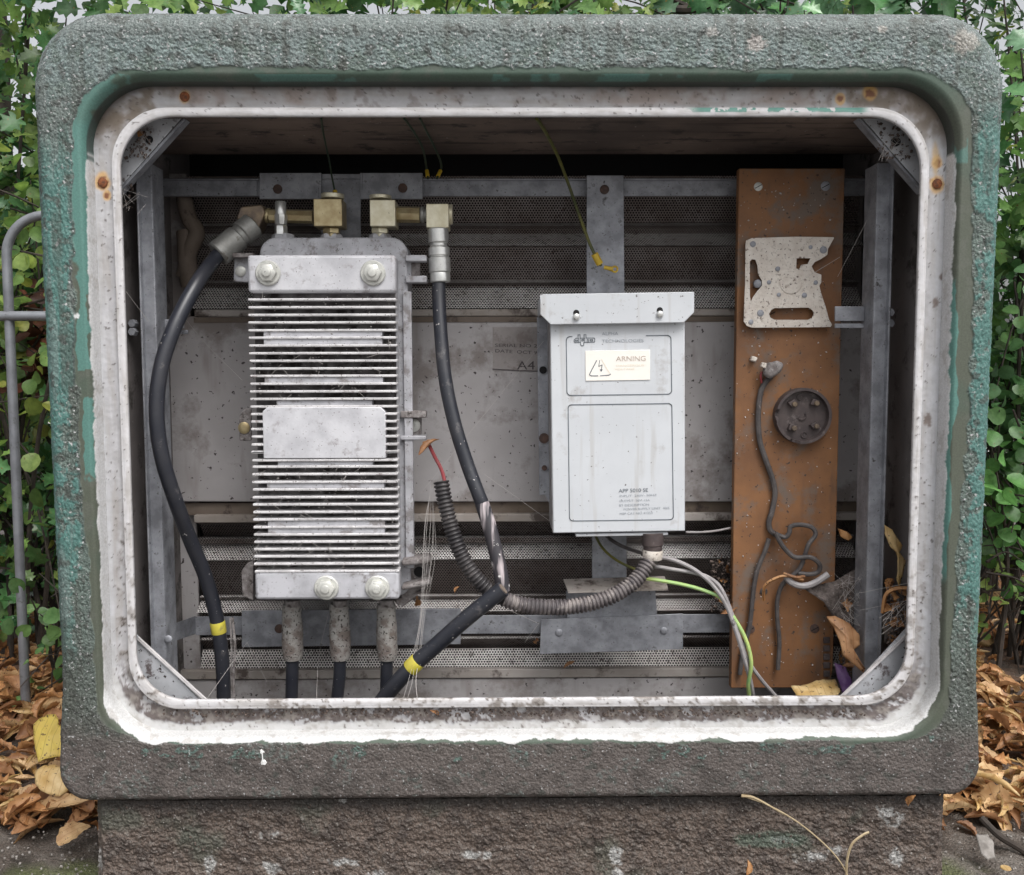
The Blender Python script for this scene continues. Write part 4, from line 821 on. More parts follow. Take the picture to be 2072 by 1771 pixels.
# printed outlines
yt = BXY-.0006
def q2(u, v): p_ = P(u, v, yt); return (p_.x, p_.z)
def rrline(u0, v0, u1, v1, r, gap=None):
    pts = []
    for cu, cv, a in ((u1-r, v0+r, -90), (u1-r, v1-r, 0), (u0+r, v1-r, 90), (u0+r, v0+r, 180)):
        for k in range(7): t = R(a+15*k); pts.append((cu+r*math.cos(t), cv+r*math.sin(t)))
    return pts
m = MB(); lw = .00115
L1 = rrline(1151, 680, 1363, 799, 8); ribbon(m, [q2(1313, 680)] + [q2(*p_) for p_ in L1] + [q2(1163, 680)], lw, yt)
L2 = rrline(1153, 818, 1363, 1053, 7); ribbon(m, [q2(*p_) for p_ in L2] + [q2(*L2[0])], lw, yt); m.build('printed_outline', 'ink', pz)
text('maker_lettering', 'ALPHA', 1223, 678, 6.2, 33, yt, 'ink_faint', pz); text('maker_lettering', 'TECHNOLOGIES', 1223, 693, 6.2, 84, yt, 'ink_faint', pz)
# outlined logo
m = MB()
def lg(pts): ribbon(m, [q2(1167 + a*.335, 690 + b*.335) for a, b in pts], .0009, yt)
lg([(0,0),(0,-10),(12,-20),(24,-20),(24,-40),(36,-40),(36,-20),(60,-20),(60,-40),(72,-40),(72,-20),(120,-20),(124,-16),(124,2),(120,6),(58,6),(58,20),(52,26),(44,26),(38,20),(38,6),(4,6),(0,0)])
lg([(8,-2),(8,-8),(20,-8),(20,-2),(8,-2)]); lg([(26,-20),(26,4)]); lg([(36,-20),(36,6)]); lg([(46,-12),(56,-12),(56,-3),(46,-3),(46,-12)]); lg([(64,-20),(64,4)]); lg([(78,6),(78,-10),(86,-10),(86,6)]); lg([(96,-2),(96,-10),(112,-10),(112,-2),(96,-2)])
m.build('maker_logo', 'ink', pz)
for i, (s, u, v, h, w_) in enumerate((('APP 5010 SE',1253,997,7.5,60),('INPUT  240V- 50HZ',1254,1006,4.2,76),('OUTPUT  30V -15A',1254,1016,4.2,62),('BT DESCRIPTION',1253,1025,4.6,61),('POWER SUPPLY UNIT  40/6',1262,1033,4.6,94),('MSP CAT NO 41353',1254,1042,4.6,67))):
    text('rating_lettering', s, u, v, h, w_, yt, 'ink' if i in (0,) else 'ink_faint', pz, .8)
m = MB(); m.bp(1189, 709, 1320, 770, BXY-.0012, BXY-.0002); stw = m.build('warning_sticker', 'sticker', pz, bevel=.0004)
yw = BXY-.0016
m = MB(); ribbon(m, [(P(*a, yw).x, P(*a, yw).z) for a in ((1212,729),(1199,753),(1197,758),(1201,760),(1214,760))], .0011, yw); ribbon(m, [(P(*a, yw).x, P(*a, yw).z) for a in ((1219,760),(1236,759),(1240,757))], .0011, yw)
ribbon(m, [(P(*a, yw).x, P(*a, yw).z) for a in ((1218,729),(1216,741),(1223,738),(1221,749))], .0008, yw); m.build('warning_triangle', 'ink', stw)
m = MB(); ribbon(m, [(P(*a, yw).x, P(*a, yw).z) for a in ((1222,727),(1228,738),(1238,755))], .0009, yw); m.build('faded_triangle_edge', 'sticker_tri', stw)
m = MB(); m.pp([(1218,747),(1224,747),(1221,752)], yw, yw+.0003); m.build('arrow_head', 'ink', stw)
text('warning_lettering', 'ARNING', 1251, 731, 10, 60, yw, 'ink_brown', stw)
text('warning_lettering', 'DANGEROUS', 1251, 742, 4, 56, yw, 'sticker_tri', stw); text('warning_lettering', 'VOLTAGE', 1248, 749, 4, 40, yw, 'sticker_tri', stw)

# ================================================================== BOARD
YB = .195
bx0, bx1 = P(1487, 865, YB).x, P(1697, 865, YB).x
bd = thing('relay_board', 'tall weathered brown fibre board standing against the right rails', 'board', tuple(P(1590, 1392, YB)))
m = MB(); ez = Z(1392, YB, 1590); tz = Z(341, YB, 1590)
m.prism([(bx0, ez), (bx1-.004, ez), (bx1, ez+.03), (bx1, tz), (bx0, tz)], YB, YB+.014); m.build('panel', 'board', bd, bevel=.001)
def slot_screw(u, v, y, r, mt, par):
    c = P(u, v, y); m = MB(); m.lathe(c, c+Vector((0,-.002,0)), [(0,r),(.6,r),(1,r*.7)], 16); s = m.build('screw', mt, par)
    m = MB(); d = Vector((r*.75, 0, r*.4)); n_ = Vector((-.0005*.5, 0, .0005)); k = Vector((0,-.0023,0))
    m.add([c+k-d-n_, c+k+d-n_, c+k+d+n_, c+k-d+n_, c-d-n_, c+d-n_, c+d+n_, c-d+n_], [(0,1,2,3),(0,4,5,1),(1,5,6,2),(2,6,7,3),(3,7,4,0)]); m.build('screw_slot', 'black', s)
slot_screw(1563, 634, .197, .0045, 'galv', bd); bpy.data.objects.remove(bpy.data.objects['screw_slot'], do_unlink=True) if False else None
slot_screw(1534, 378, YB, .0062, 'boltwhite', bd); slot_screw(1670, 377, YB, .0068, 'galv', bd)
slot_screw(1518, 1273, YB, .0068, 'galv_rust', bd); slot_screw(1648, 1272, YB, .0068, 'galv_rust', bd); slot_screw(1545, 1197, YB, .0055, 'wire_dark', bd)
m = MB(); 
for k in range(5): m.bp(1667, 1290+k*17, 1680, 1302+k*17, YB-.003, YB+.001)
m.build('stud_strip', 'bakelite', bd, bevel=.0008)
# cream metal plate
yp = YB-.012
def w2(uv): return [(P(u, v, yp).x, P(u, v, yp).z) for u, v in uv]
def sc_(pts): return [((2440+x*.5646)/1.672, (560+y*.5646)/1.672) for x, y in pts]
outl = sc_([(150,450),(185,435),(290,432),(450,427),(672,430),(676,436),(640,500),(636,535),(600,560),(560,580),(542,605),(560,640),(600,655),(600,700),(588,722),(600,770),(630,860),(645,920),(664,955),(655,968),(520,970),(185,972),(155,962),(136,935),(138,848),(144,700),(146,480)])
h1_ = sc_([(172,575),(185,562),(205,565),(218,600),(222,650),(245,690),(245,720),(215,755),(190,790),(178,820),(172,780)])
h2_ = sc_([(452,556),(535,556),(520,590),(480,596),(470,620),(450,618)])
h3_ = sc_([(300,868),(320,855),(525,852),(548,868),(556,890),(545,915),(520,925),(320,925),(295,912),(286,890)])
cp = thing('mounting_plate', 'cream painted metal plate with slots and broken right edge fixed on the board', 'plate', tuple(P(1600, 662, yp)))
o = curve2d('plate_body', [w2(outl), w2(h1_)[::-1], w2(h2_)[::-1], w2(h3_)[::-1]], yp, .0022, 'creamplate', cp)
c = P(*sc_([(418,703)])[0], yp); m = MB(); m.lathe(c+Vector((0,.001,0)), c-Vector((0,.0012,0)), [(0,.0165),(.6,.0165),(1,.0155)], 28); m.build('round_boss', 'creamplate', cp)
for (x, y, r) in ((190,472,.0042),(612,506,.0052),(235,885,.0048),(338,620,.0035),(498,778,.0037),(286,700,.003),(345,775,.003),(566,702,.0032),(535,490,.0028),(178,938,.0035)):
    c = P(*sc_([(x, y)])[0], yp); m = MB(); m.lathe(c, c-Vector((0,.0014,0)), [(0,r),(.7,r),(1,r*.7)], 14); m.build('rivet', 'galv', cp)
c = P(*sc_([(215,710)])[0], yp+.008); m = MB(); m.lathe(c, c-Vector((0,.006,0)), [(0,.006),(.8,.006),(1,.004)], 14); m.build('pivot_pin', 'galv', cp)
for (x, y) in ((190,472),(612,506),(235,885)):
    c = P(*sc_([(x, y)])[0], yp); m = MB(); m.lathe(c+Vector((0,.001,0)), c+Vector((0,.012,0)), [(0,.004),(1,.004)], 10); m.build('spacer', 'galv', cp)
# round terminal base
yr = YB-.018; c = P(1627, 842, yr); D = Vector((0,1,0)); rb_ = 57*S(yr)
rt_ = thing('terminal_base', 'round dark bakelite terminal base with four brass screws on the board', 'terminal', tuple(P(1627, 898, YB)))
m = MB(); n = 48; vs = []; fs = []
gaps = {k for k in range(48) if 33 <= k <= 34 or 23 <= k <= 24}
for k in range(n):
    a = 2*math.pi*k/n; dz = .007 if k in gaps else 0
    for (r_, y_) in ((rb_, .018), (rb_, dz), (rb_*.90, dz), (rb_*.88, .0125)): vs.append((c.x+r_*math.cos(a), c.y+y_, c.z+r_*math.sin(a)))
for k in range(n):
    for j in range(3): fs.append((k*4+j, ((k+1) % n)*4+j, ((k+1) % n)*4+j+1, k*4+j+1))
m.add(vs, fs); m.build('rim', 'bakelite', rt_)
m = MB(); m.lathe(c+D*.018, c+D*.0115, [(0,rb_*.9),(1,rb_*.9)], 40); m.build('base_disc', 'bakelite', rt_)
for (dx, dz) in ((-20, 25), (25, 27), (-20, -24), (26, -20)):
    cc = c + Vector((dx*S(yr), .0115, dz*S(yr))); m = MB(); s = 11.5*S(yr)
    pol = [(cc.x + s*math.cos(a+.6 if dx*dz < 0 else a-.3), cc.z + s*.8*math.sin(a+.6 if dx*dz < 0 else a-.3)) for a in [R(45+90*k) for k in range(4)]]
    m.prism(pol, cc.y-.007, cc.y); tb = m.build('terminal_block', 'bakelite', rt_, bevel=.001)
    m = MB(); e = cc+Vector((.0015, -.007, -.001)); m.lathe(e, e-D*.0035, [(0,.0038),(.8,.0038),(1,.003)], 12); m.build('terminal_screw', 'brass_dark', tb)
m = MB(); e = c+Vector((0,.0115,.0))
m.tube([e + Vector((math.cos(t_)*.006, -.001, math.sin(t_)*.006)) for t_ in np.linspace(-2.6, .6, 12)], .0016, 6); m.build('moulded_hook', 'bakelite', rt_)
for dz in (38, -40):
    e = c+Vector((-4*S(yr) if dz > 0 else 6*S(yr), .0115, dz*S(yr))); m = MB(); m.tube([e + Vector((math.cos(t_)*.0042, -.0005, math.sin(t_)*.0042)) for t_ in np.linspace(0, 6.283, 14)], .0011, 6); m.build('hole_boss', 'bakelite', rt_)
# loose plug and wires on the board
GW = 'dusty wires on the brown board'
wy = YB-.006
cp2 = thing('loose_connector', 'small dirty grey connector lump at the top of the black wire on the board', 'connector', tuple(P(1565, 745, wy)))
m = MB(); m.pp([(1545,757),(1560,768),(1582,752),(1588,736),(1575,730),(1552,736)], wy-.014, wy); m.build('body', 'grime', cp2, bevel=.004)
m = MB(); m.pp([(1540,742),(1550,746),(1552,735),(1543,733)], wy-.016, wy-.008); m.build('white_tip', 'creamplate', cp2, bevel=.001)
m = MB(); m.pp([(1519,730),(1530,733),(1534,724),(1523,720)], wy-.005, wy+.006); o = m.build('plastic_stub', 'creamplate', None, bevel=.0015); single(o, 'tiny cream stub left of the grey connector on the board', 'stub')
o, p = wire_t('board_wire', 'black wire running from the grey connector down the left side of the board', [(1560,762,wy),(1548,775,wy),(1539,795,wy),(1534,840,wy),(1537,890,wy),(1549,930,wy),(1563,970,wy),(1568,1000,wy),(1562,1035,wy),(1556,1055,wy),(1558,1072,wy),(1570,1083,wy)], .0040, 'wire_dark', GW)
m = MB(); m.tube(path((1541,752,wy-.006),(1539,762,wy-.006),(1541,775,wy-.004)), .0016, 6); m.build('red_core', 'red', o)
wire('board_wire', 'dusty grey wire curling in loops across the lower board', [(1568,1080,wy-.004),(1588,1087,wy-.006),(1597,1078,wy-.008),(1600,1066,wy-.008),(1618,1062,wy-.01),(1642,1067,wy-.01),(1650,1082,wy-.012),(1636,1102,wy-.014),(1628,1125,wy-.012),(1618,1150,wy-.01),(1600,1168,wy-.008),(1582,1185,wy-.006),(1573,1215,wy-.004),(1573,1255,wy-.003),(1577,1300,wy-.003),(1574,1355,wy-.003)], .0034, 'wire_dark', GW)
wire('board_wire', 'dusty dark wire ending in a small hook at the middle of the lower board', [(1569,1078,wy-.01),(1578,1096,wy-.012),(1592,1115,wy-.014),(1610,1128,wy-.016),(1640,1128,wy-.018),(1658,1142,wy-.016),(1655,1158,wy-.014),(1636,1162,wy-.012),(1615,1160,wy-.010)], .0035, 'wire_dark', GW)
wire('board_wire', 'thick pale grey wire stub curving up to the right on the lower board', [(1590,1165,wy-.016),(1600,1178,wy-.020),(1622,1186,wy-.022),(1648,1180,wy-.022),(1676,1162,wy-.022)], .0048, 'wire_grey', GW)
wire('board_wire', 'grey wire dropping straight down the left edge of the lower board', [(1556,1090,wy-.003),(1548,1115,wy-.003),(1532,1155,wy-.002),(1524,1200,wy-.002),(1519,1250,wy-.002),(1515,1275,wy),(1503,1320,wy),(1497,1365,wy)], .0035, 'wire_dark', GW)
# supply wires from the conduit to the lower right
wire('supply_wire', 'grey supply wire arching from the conduit to the foot of the board', [(1330,1125,.14),(1368,1135,.14),(1405,1153,.135),(1440,1182,.13),(1468,1222,.125),(1490,1280,.12),(1508,1340,.12),(1520,1385,.13),(1526,1430,.14),(1528,1480,.14)], .0030, 'wire_grey')
wire('supply_wire', 'grey supply wire merging below the arch and ending furthest right at the lip', [(1320,1145,.14),(1360,1152,.14),(1398,1158,.14),(1432,1168,.134),(1458,1190,.128),(1480,1240,.125),(1496,1290,.122),(1516,1340,.124),(1540,1375,.13),(1572,1412,.14),(1590,1440,.14)], .0028, 'wire_grey')
wire('supply_wire', 'bright green and yellow earth wire sweeping down to the lip', [(1298,1170,.15),(1330,1174,.145),(1385,1184,.14),(1430,1197,.135),(1460,1212,.13),(1485,1250,.124),(1505,1285,.12),(1517,1320,.118),(1520,1350,.118),(1514,1385,.125),(1516,1412,.135),(1518,1450,.14)], .0027, 'wire_green')
wire('supply_wire', 'dark thin wire sagging under the power box to the gland', [(1222,1080,.20),(1240,1095,.18),(1265,1108,.17),(1300,1120,.15),(1318,1126,.145)], .0026, 'wire_dark')
wire('supply_wire', 'dark olive wire sagging from the power box down to the dusty conduit', [(1205,1085,.21),(1220,1110,.20),(1245,1132,.18),(1280,1150,.16),(1315,1160,.15)], .0020, 'wire_olive')
wire('supply_wire', 'thin pale wire running from the box base to the board', [(1388,1077,.15),(1420,1077,.16),(1450,1074,.18),(1490,1066,.22)], .0016, 'wire_grey')
# ================================================================== GROUND
def axis(lo, hi, step, far, k=14):
    a = list(np.arange(lo, hi, step)); g = [hi + (far-hi)*((i/k)**3) for i in range(1, k+1)]; l = [lo - (far+lo)*((i/k)**3) for i in range(k, 0, -1)]
    return np.array(l + a + g)
gx = axis(-1.7, 1.7, .012, 90); gy = axis(-.35, 2.4, .012, 90)
G = np.zeros((len(gy), len(gx), 3)); G[..., 0] = gx[None, :]; G[..., 1] = gy[:, None]
def mound(x, y): return .055*sstep(.22, .75, y)*sstep(.50, .60, np.abs(x))*sstep(2.2, 1.6, np.abs(x))*sstep(2.3, 1.6, y)
gb = fbm(G, 2.2, 4, 201.); gm = fbm(G, 20, 4, 211.); gf = fbm(G, 85, 3, 221.)
inn = sstep(2.6, 2.2, np.abs(G[..., 0])) * sstep(3.2, 2.4, G[..., 1])
G[..., 2] = inn*(.010*gb + .007*gm + .004*gf) - .004 + mound(G[..., 0], G[..., 1])
Cg = np.zeros(G.shape) + np.array((.085, .068, .056)); Cg = blend(Cg, (.14, .122, .105), sstep(0, .35, gm + .5*gf)); Cg = blend(Cg, (.035, .028, .022), sstep(.1, .4, -gm))
Cg = blend(Cg, (.09, .11, .035), sstep(1, .5, np.hypot((G[..., 0]+.585)/.10, (G[..., 1]-.06)/.05) + .7*gm)*.85)
Cg = blend(Cg, (.09, .11, .035), sstep(1, .5, np.hypot((G[..., 0]-.60)/.06, (G[..., 1]-.06)/.05) + .7*gm)*.7)
Cg = blend(Cg, (.13, .062, .030), np.clip(mound(G[..., 0], G[..., 1])/.02, 0, 1)*sstep(-.3, .2, gm)*.8)
farp = np.maximum(sstep(2.6, 3.4, G[..., 1]), sstep(-.33, -.36, G[..., 1])); Cg = blend(Cg, (.34, .33, .31), farp*(G[..., 1] > 0)); Cg = blend(Cg, (.13, .125, .12), farp*(G[..., 1] < 0))
gr = gridmesh('ground', G, 'soil', None, col=Cg, rough=np.ones(G.shape[:2])*.9*(1-farp), flip=True); gr['kind'] = 'structure'
gr.data.update()

# ================================================================== LEAVES
def tmpl_oval(n=9, wd=.42):
    pts = [(0, 0)] + [(wd*math.sin(math.pi*t)*(1-.25*t), t) for t in np.linspace(.12, .88, 4)] + [(0, 1)] + [(-wd*math.sin(math.pi*t)*(1-.25*t), t) for t in np.linspace(.88, .12, 4)]
    return pts
def tmpl_round(): return [(0,0),(.22,.08),(.42,.30),(.45,.55),(.32,.82),(.12,.97),(-.12,.97),(-.32,.82),(-.45,.55),(-.42,.30),(-.22,.08)]
def tmpl_haw(): return [(0,0),(.05,.18),(.26,.20),(.38,.30),(.20,.40),(.30,.50),(.46,.60),(.24,.66),(.26,.82),(.10,.88),(0,1.0),(-.10,.88),(-.26,.82),(-.24,.66),(-.46,.60),(-.30,.50),(-.20,.40),(-.38,.30),(-.26,.20),(-.05,.18)]
def tmpl_holly(): return [(0,0),(.10,.08),(.34,.12),(.20,.27),(.40,.40),(.22,.52),(.36,.70),(.14,.78),(0,1.0),(-.14,.78),(-.36,.70),(-.22,.52),(-.40,.40),(-.20,.27),(-.34,.12),(-.10,.08)]
def tmpl_fine(): return [(0,0),(.13,.3),(.12,.7),(0,1),(-.12,.7),(-.13,.3)]
TM = {'oval': tmpl_oval(), 'round': tmpl_round(), 'haw': tmpl_haw(), 'holly': tmpl_holly(), 'fine': tmpl_fine()}
def rand_rot(n, face):      # leaf frames whose normals lean towards 'face'
    nrm = rng.normal(size=(n, 3))*.75 + np.array(face); nrm /= np.linalg.norm(nrm, axis=1)[:, None]
    t = rng.normal(size=(n, 3)) + np.array((0, 0, -.35)); t -= nrm*(t*nrm).sum(1)[:, None]; t /= np.linalg.norm(t, axis=1)[:, None]
    return np.stack([np.cross(t, nrm), t, nrm], 2)
def leaves(name, pos, kind, size, cols, m, parent, face=(0,-.7,.8), svar=.35, fold=.25, curl=.25):
    n = len(pos); T = TM[kind]; k = len(T)
    t3 = np.array([(x, y, fold*abs(x) - curl*(y-.4)**2) for x, y in T] + [(0, .45, 0)])
    Rm = rand_rot(n, face); s = size*(1 + svar*rng.uniform(-1, 1, n))
    v = np.einsum('nij,kj->nki', Rm, t3)*s[:, None, None] + pos[:, None, :]
    idx = np.arange(n)[:, None, None]*(k+1); tri = np.array([(i, (i+1) % k, k) for i in range(k)])[None]
    f = (idx + tri).reshape(-1, 3); off = np.array(root_off(parent)); vv = (v.reshape(-1, 3)-off).astype(np.float32)
    me = bpy.data.meshes.new(name); me.vertices.add(len(vv)); me.vertices.foreach_set('co', vv.ravel()); me.loops.add(f.size); me.loops.foreach_set('vertex_index', f.ravel().astype(np.int32))
    me.polygons.add(len(f)); me.polygons.foreach_set('loop_start', np.arange(0, f.size, 3, dtype=np.int32)); me.polygons.foreach_set('loop_total', np.full(len(f), 3, dtype=np.int32)); me.update(calc_edges=True)
    cols = np.array(cols); ci = rng.integers(0, len(cols), n); c = cols[ci]*(1 + .35*rng.uniform(-1, 1, n))[:, None]
    c = np.repeat(c[:, None, :], k+1, 1); c[:, -1] *= 1.15
    at = me.color_attributes.new('pigment', 'FLOAT_COLOR', 'POINT'); at.data.foreach_set('color', np.concatenate([np.clip(c.reshape(-1, 3), 0, 1), np.ones((n*(k+1), 1))], 1).astype(np.float32).ravel())
    me.shade_smooth(); me.materials.append(M[m]); o = bpy.data.objects.new(name, me); COL.objects.link(o); o.parent = parent; return o
def shrub(name, label, cat, base, region, kind, nleaf, size, cols, mt='leaf', nst=9, group=None, face=(0,-.7,.8), clump=.6, stem_r=.006, spray=.055):
    (x0, x1), (y0, y1), (z0, z1) = region; b = Vector(base)
    t = thing(name, label, cat, tuple(b), group); m = MB(); tips = []
    for i in range(nst):
        e = Vector((random.uniform(x0, x1), random.uniform(y0, y1), z0 + (z1-z0)*(.35+.65*random.random())))
        st_ = b + Vector((random.uniform(-.08, .08), random.uniform(-.05, .05), 0)); midp = st_.lerp(e, .5) + Vector((random.uniform(-.08,.08), random.uniform(-.06,.06), .05))
        pts = spline([st_, midp, e], 8); r0 = stem_r*random.uniform(.7, 1.3); m.tube(pts, r0, 6, rf=lambda k, n, r0=r0: r0*(1-.75*k/n)); tips += pts[5:]
        for _ in range(5):
            a = random.choice(pts[4:]); q_ = Vector((random.uniform(x0, x1), random.uniform(y0, y1), random.uniform(z0, z1)))
            dd = (q_-a); q_ = a + dd*min(1, .42/(dd.length+.01)); pp_ = spline([a, a.lerp(q_, .5)+Vector((0, 0, .02)), q_], 5); m.tube(pp_, .0022, 5, rf=lambda k, n: .0028*(1-.7*k/n)); tips += pp_[2:]
    m.build('stems', 'stem', t)
    tips = np.array([tuple(p_) for p_ in tips]); nc = int(nleaf*clump)
    cen = tips[rng.integers(0, len(tips), nc)] + rng.normal(size=(nc, 3))*spray
    fil = np.stack([rng.uniform(x0, x1, nleaf-nc), rng.uniform(y0, y1, nleaf-nc), rng.uniform(z0, z1, nleaf-nc)], 1)
    g_ = fbm(fil, 5, 3, 300. + x0*7); fil = fil[g_ > -.12]
    leaves('foliage', np.concatenate([cen, fil]), kind, size, cols, mt, t, face); return t
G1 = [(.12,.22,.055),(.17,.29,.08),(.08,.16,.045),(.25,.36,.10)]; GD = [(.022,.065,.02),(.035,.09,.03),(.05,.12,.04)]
GY = [(.24,.33,.07),(.33,.36,.08),(.17,.28,.06)]; GB = [(.06,.16,.055),(.09,.22,.08),(.045,.13,.05)]
# left of the cabinet
shrub('hawthorn_bush', 'hawthorn bush with lobed leaves rising behind the cabinet top left corner', 'bush', (-1.30,1.0,0), ((-1.75,-.75),(.75,1.25),(1.0,1.95)), 'haw', 2600, .045, G1+GB, nst=9)
shrub('snowberry_bush', 'round leaved snowberry bush behind the left railing', 'bush', (-1.05,.85,0), ((-1.40,-.78),(.62,1.0),(.50,1.22)), 'round', 800, .032, G1+GY, nst=7, clump=.8)
shrub('yellowing_bush', 'yellow green leaved bush between the railing and the cabinet', 'bush', (-1.25,1.3,0), ((-1.6,-.85),(1.1,1.4),(.75,1.15)), 'haw', 520, .048, GY+G1, nst=5, clump=.8)
shrub('holly_bush', 'low dark glossy holly growing behind the left railing', 'bush', (-.98,.9,0), ((-1.35,-.75),(.70,1.10),(.08,.62)), 'holly', 620, .045, GD+GB+G1, 'leaf_gloss', nst=7, clump=.75)
shrub('seedling_patch', 'small bright green seedling in the leaves at the railing foot', 'seedling', (-.83,.62,0), ((-.93,-.72),(.52,.75),(.03,.30)), 'round', 60, .026, [(.12,.25,.08),(.17,.32,.10)], nst=4, clump=.95, stem_r=.002, spray=.03)
# a brown dried clump hanging on the left
shrub('withered_spray', 'withered dark brown leaf cluster hanging left beside the cabinet', 'withered leaves', (-.93,.95,.45), ((-1.02,-.86),(.8,.95),(.62,.82)), 'oval', 230, .035, [(.11,.035,.02),(.16,.055,.03),(.07,.025,.015)], 'leaf_dry', nst=4, clump=.7, spray=.03)
# above / behind the cabinet
shrub('holly_bush', 'pale reflecting holly behind the cabinet top edge', 'bush', (-.35,1.05,0), ((-.75,.25),(.70,1.05),(1.0,1.62)), 'holly', 1900, .046, GB+G1, 'leaf_gloss', nst=8)
shrub('maple_bush', 'yellow green maple like bush behind the top middle of the cabinet', 'bush', (.05,1.3,0), ((-.40,.55),(1.0,1.5),(1.05,1.85)), 'haw', 1900, .048, GY+G1+G1, nst=8)
shrub('holly_bush', 'large leaved blue green holly behind the top right edge', 'bush', (.70,.95,0), ((.35,1.02),(.62,1.0),(1.0,1.58)), 'holly', 1300, .056, GB+[(.10,.2,.11)], 'leaf_gloss', nst=8)
shrub('ivy_thicket', 'dense leafy thicket closing the hedge behind the cabinet top edge', 'bush', (-.1,1.5,0), ((-1.15,1.0),(1.25,1.6),(1.05,1.75)), 'oval', 3800, .050, GB+G1+GD, nst=16)
# right of the cabinet
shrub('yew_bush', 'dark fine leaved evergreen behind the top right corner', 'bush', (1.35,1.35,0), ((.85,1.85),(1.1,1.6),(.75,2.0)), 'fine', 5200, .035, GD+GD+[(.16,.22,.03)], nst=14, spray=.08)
shrub('hawthorn_bush', 'light green hawthorn sprays leaning out at the right side', 'bush', (1.15,.85,0), ((.98,1.35),(.65,.95),(.92,1.35)), 'haw', 560, .048, [(.14,.29,.07),(.10,.22,.06),(.18,.34,.09)], nst=5, clump=.8)
shrub('snowberry_bush', 'small round leaved snowberry bush on the right with greyish leaves', 'bush', (1.12,.80,0), ((.95,1.38),(.60,.95),(.42,1.02)), 'round', 1100, .030, [(.10,.22,.09),(.07,.17,.06),(.13,.27,.09)], nst=8, clump=.75)
shrub('privet_bush', 'dark privet low on the right behind the snowberry', 'bush', (1.2,1.2,0), ((.88,1.6),(.95,1.3),(.25,.95)), 'oval', 1500, .032, GD+[(.05,.13,.04)], 'leaf_gloss', nst=9)
shrub('hazel_bush', 'broad leaved hazel sprig low on the right beside the cabinet', 'bush', (1.06,.70,0), ((.93,1.18),(.55,.75),(.34,.60)), 'round', 110, .034, [(.13,.31,.09),(.10,.25,.07)], nst=4, clump=.9, spray=.035)
shrub('seedling_patch', 'tiny pale green sprig above the brown leaves at the right', 'seedling', (1.02,.75,0), ((.95,1.10),(.62,.78),(.18,.32)), 'round', 60, .018, [(.30,.42,.12),(.22,.36,.1)], nst=4, clump=.95, stem_r=.0015, spray=.03)
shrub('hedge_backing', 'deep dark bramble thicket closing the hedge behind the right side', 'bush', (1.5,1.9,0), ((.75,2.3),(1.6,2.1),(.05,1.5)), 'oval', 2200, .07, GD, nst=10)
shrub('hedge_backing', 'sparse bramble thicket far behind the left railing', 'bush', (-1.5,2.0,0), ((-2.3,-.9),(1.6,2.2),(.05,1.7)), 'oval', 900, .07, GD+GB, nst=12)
# trees behind
def tree(label, x, y, r, lean, h=2.6):
    t = thing('tree', label, 'tree', (x, y, 0)); m = MB(); p_ = spline([(x,y,-.05),(x+lean*.4,y,h*.4),(x+lean,y+.05,h)], 12)
    m.tube(p_, r, 12, rf=lambda k, n: r*(1-.35*k/n)*(1+.08*math.sin(k*1.7))); m.build('trunk', 'stem', t)
    m = MB()
    for k in range(7):
        a = p_[random.randint(8, len(p_)-2)]; e = a + Vector((random.uniform(-.6,.6), random.uniform(-.3,.2), random.uniform(.05,.45))); m.tube(spline([a, a.lerp(e,.5)+Vector((0,0,-.04)), e], 6), .012, 6, rf=lambda k, n: .013*(1-.7*k/n))
    m.build('branches', 'stem', t)
    n_ = 900; c = np.stack([rng.normal(x+lean, .5, n_), rng.normal(y+.1, .2, n_), rng.uniform(1.35, 2.6, n_)], 1); leaves('crown', c, 'haw', .06, GD+G1, 'leaf', t); return t
tree('slim dark trunked tree far left behind the railing', -1.28, 1.35, .035, -.05)
tree('leaning dark tree behind the top right of the cabinet', 1.18, 1.75, .05, -.12)
tree('thin dark tree behind the middle of the cabinet top', .35, 1.9, .035, .3)
m = MB(); m.tube(path((1340,16,.75),(1390,20,.75),(1430,10,.75),(1455,-6,.75),(1520,-30,.80)), .009, 8); m.tube(path((1400,17,.75),(1375,5,.78),(1352,-8,.8)), .005, 6)
single(m.build('bare_branch', 'stem'), 'bare dark branch lying behind the top middle edge of the cabinet', 'branch')
# ================================================================== RAILING
ry = .56
ra = thing('railing', 'grey galvanised bow top railing behind the left side of the cabinet', 'railing', tuple(P(62, 1455, ry)))
xr = P(34, 1000, ry).x; zt_ = P(60, 436, ry).z; rr = .072; tr_ = .0085
pts = [Vector((xr, ry, -.08)), Vector((xr, ry, .2)), Vector((xr, ry, .5))] + [Vector((xr, ry, zt_-rr-.01))] + [Vector((xr+rr-rr*math.cos(a), ry, zt_-rr+rr*math.sin(a))) for a in np.linspace(.0, math.pi, 22)] + [Vector((xr+2*rr, ry, zt_-rr-.01)), Vector((xr+2*rr, ry, -.08))]
m = MB(); m.tube(pts, tr_, 16); m.build('hoop', 'railing', ra)
m = MB(); zr = P(50, 640, ry).z; m.tube([(xr-.9, ry-.004, zr), (xr+.5, ry-.004, zr)], tr_*1.05, 16); m.build('rail', 'railing', ra)
for k in range(1, 4):
    x2 = xr - 4*k*rr; pts2 = [p_ + Vector((x2-xr-2*rr*0, 0, 0)) for p_ in pts]; m = MB(); m.tube(pts2, tr_, 12); m.build('hoop', 'railing', ra)
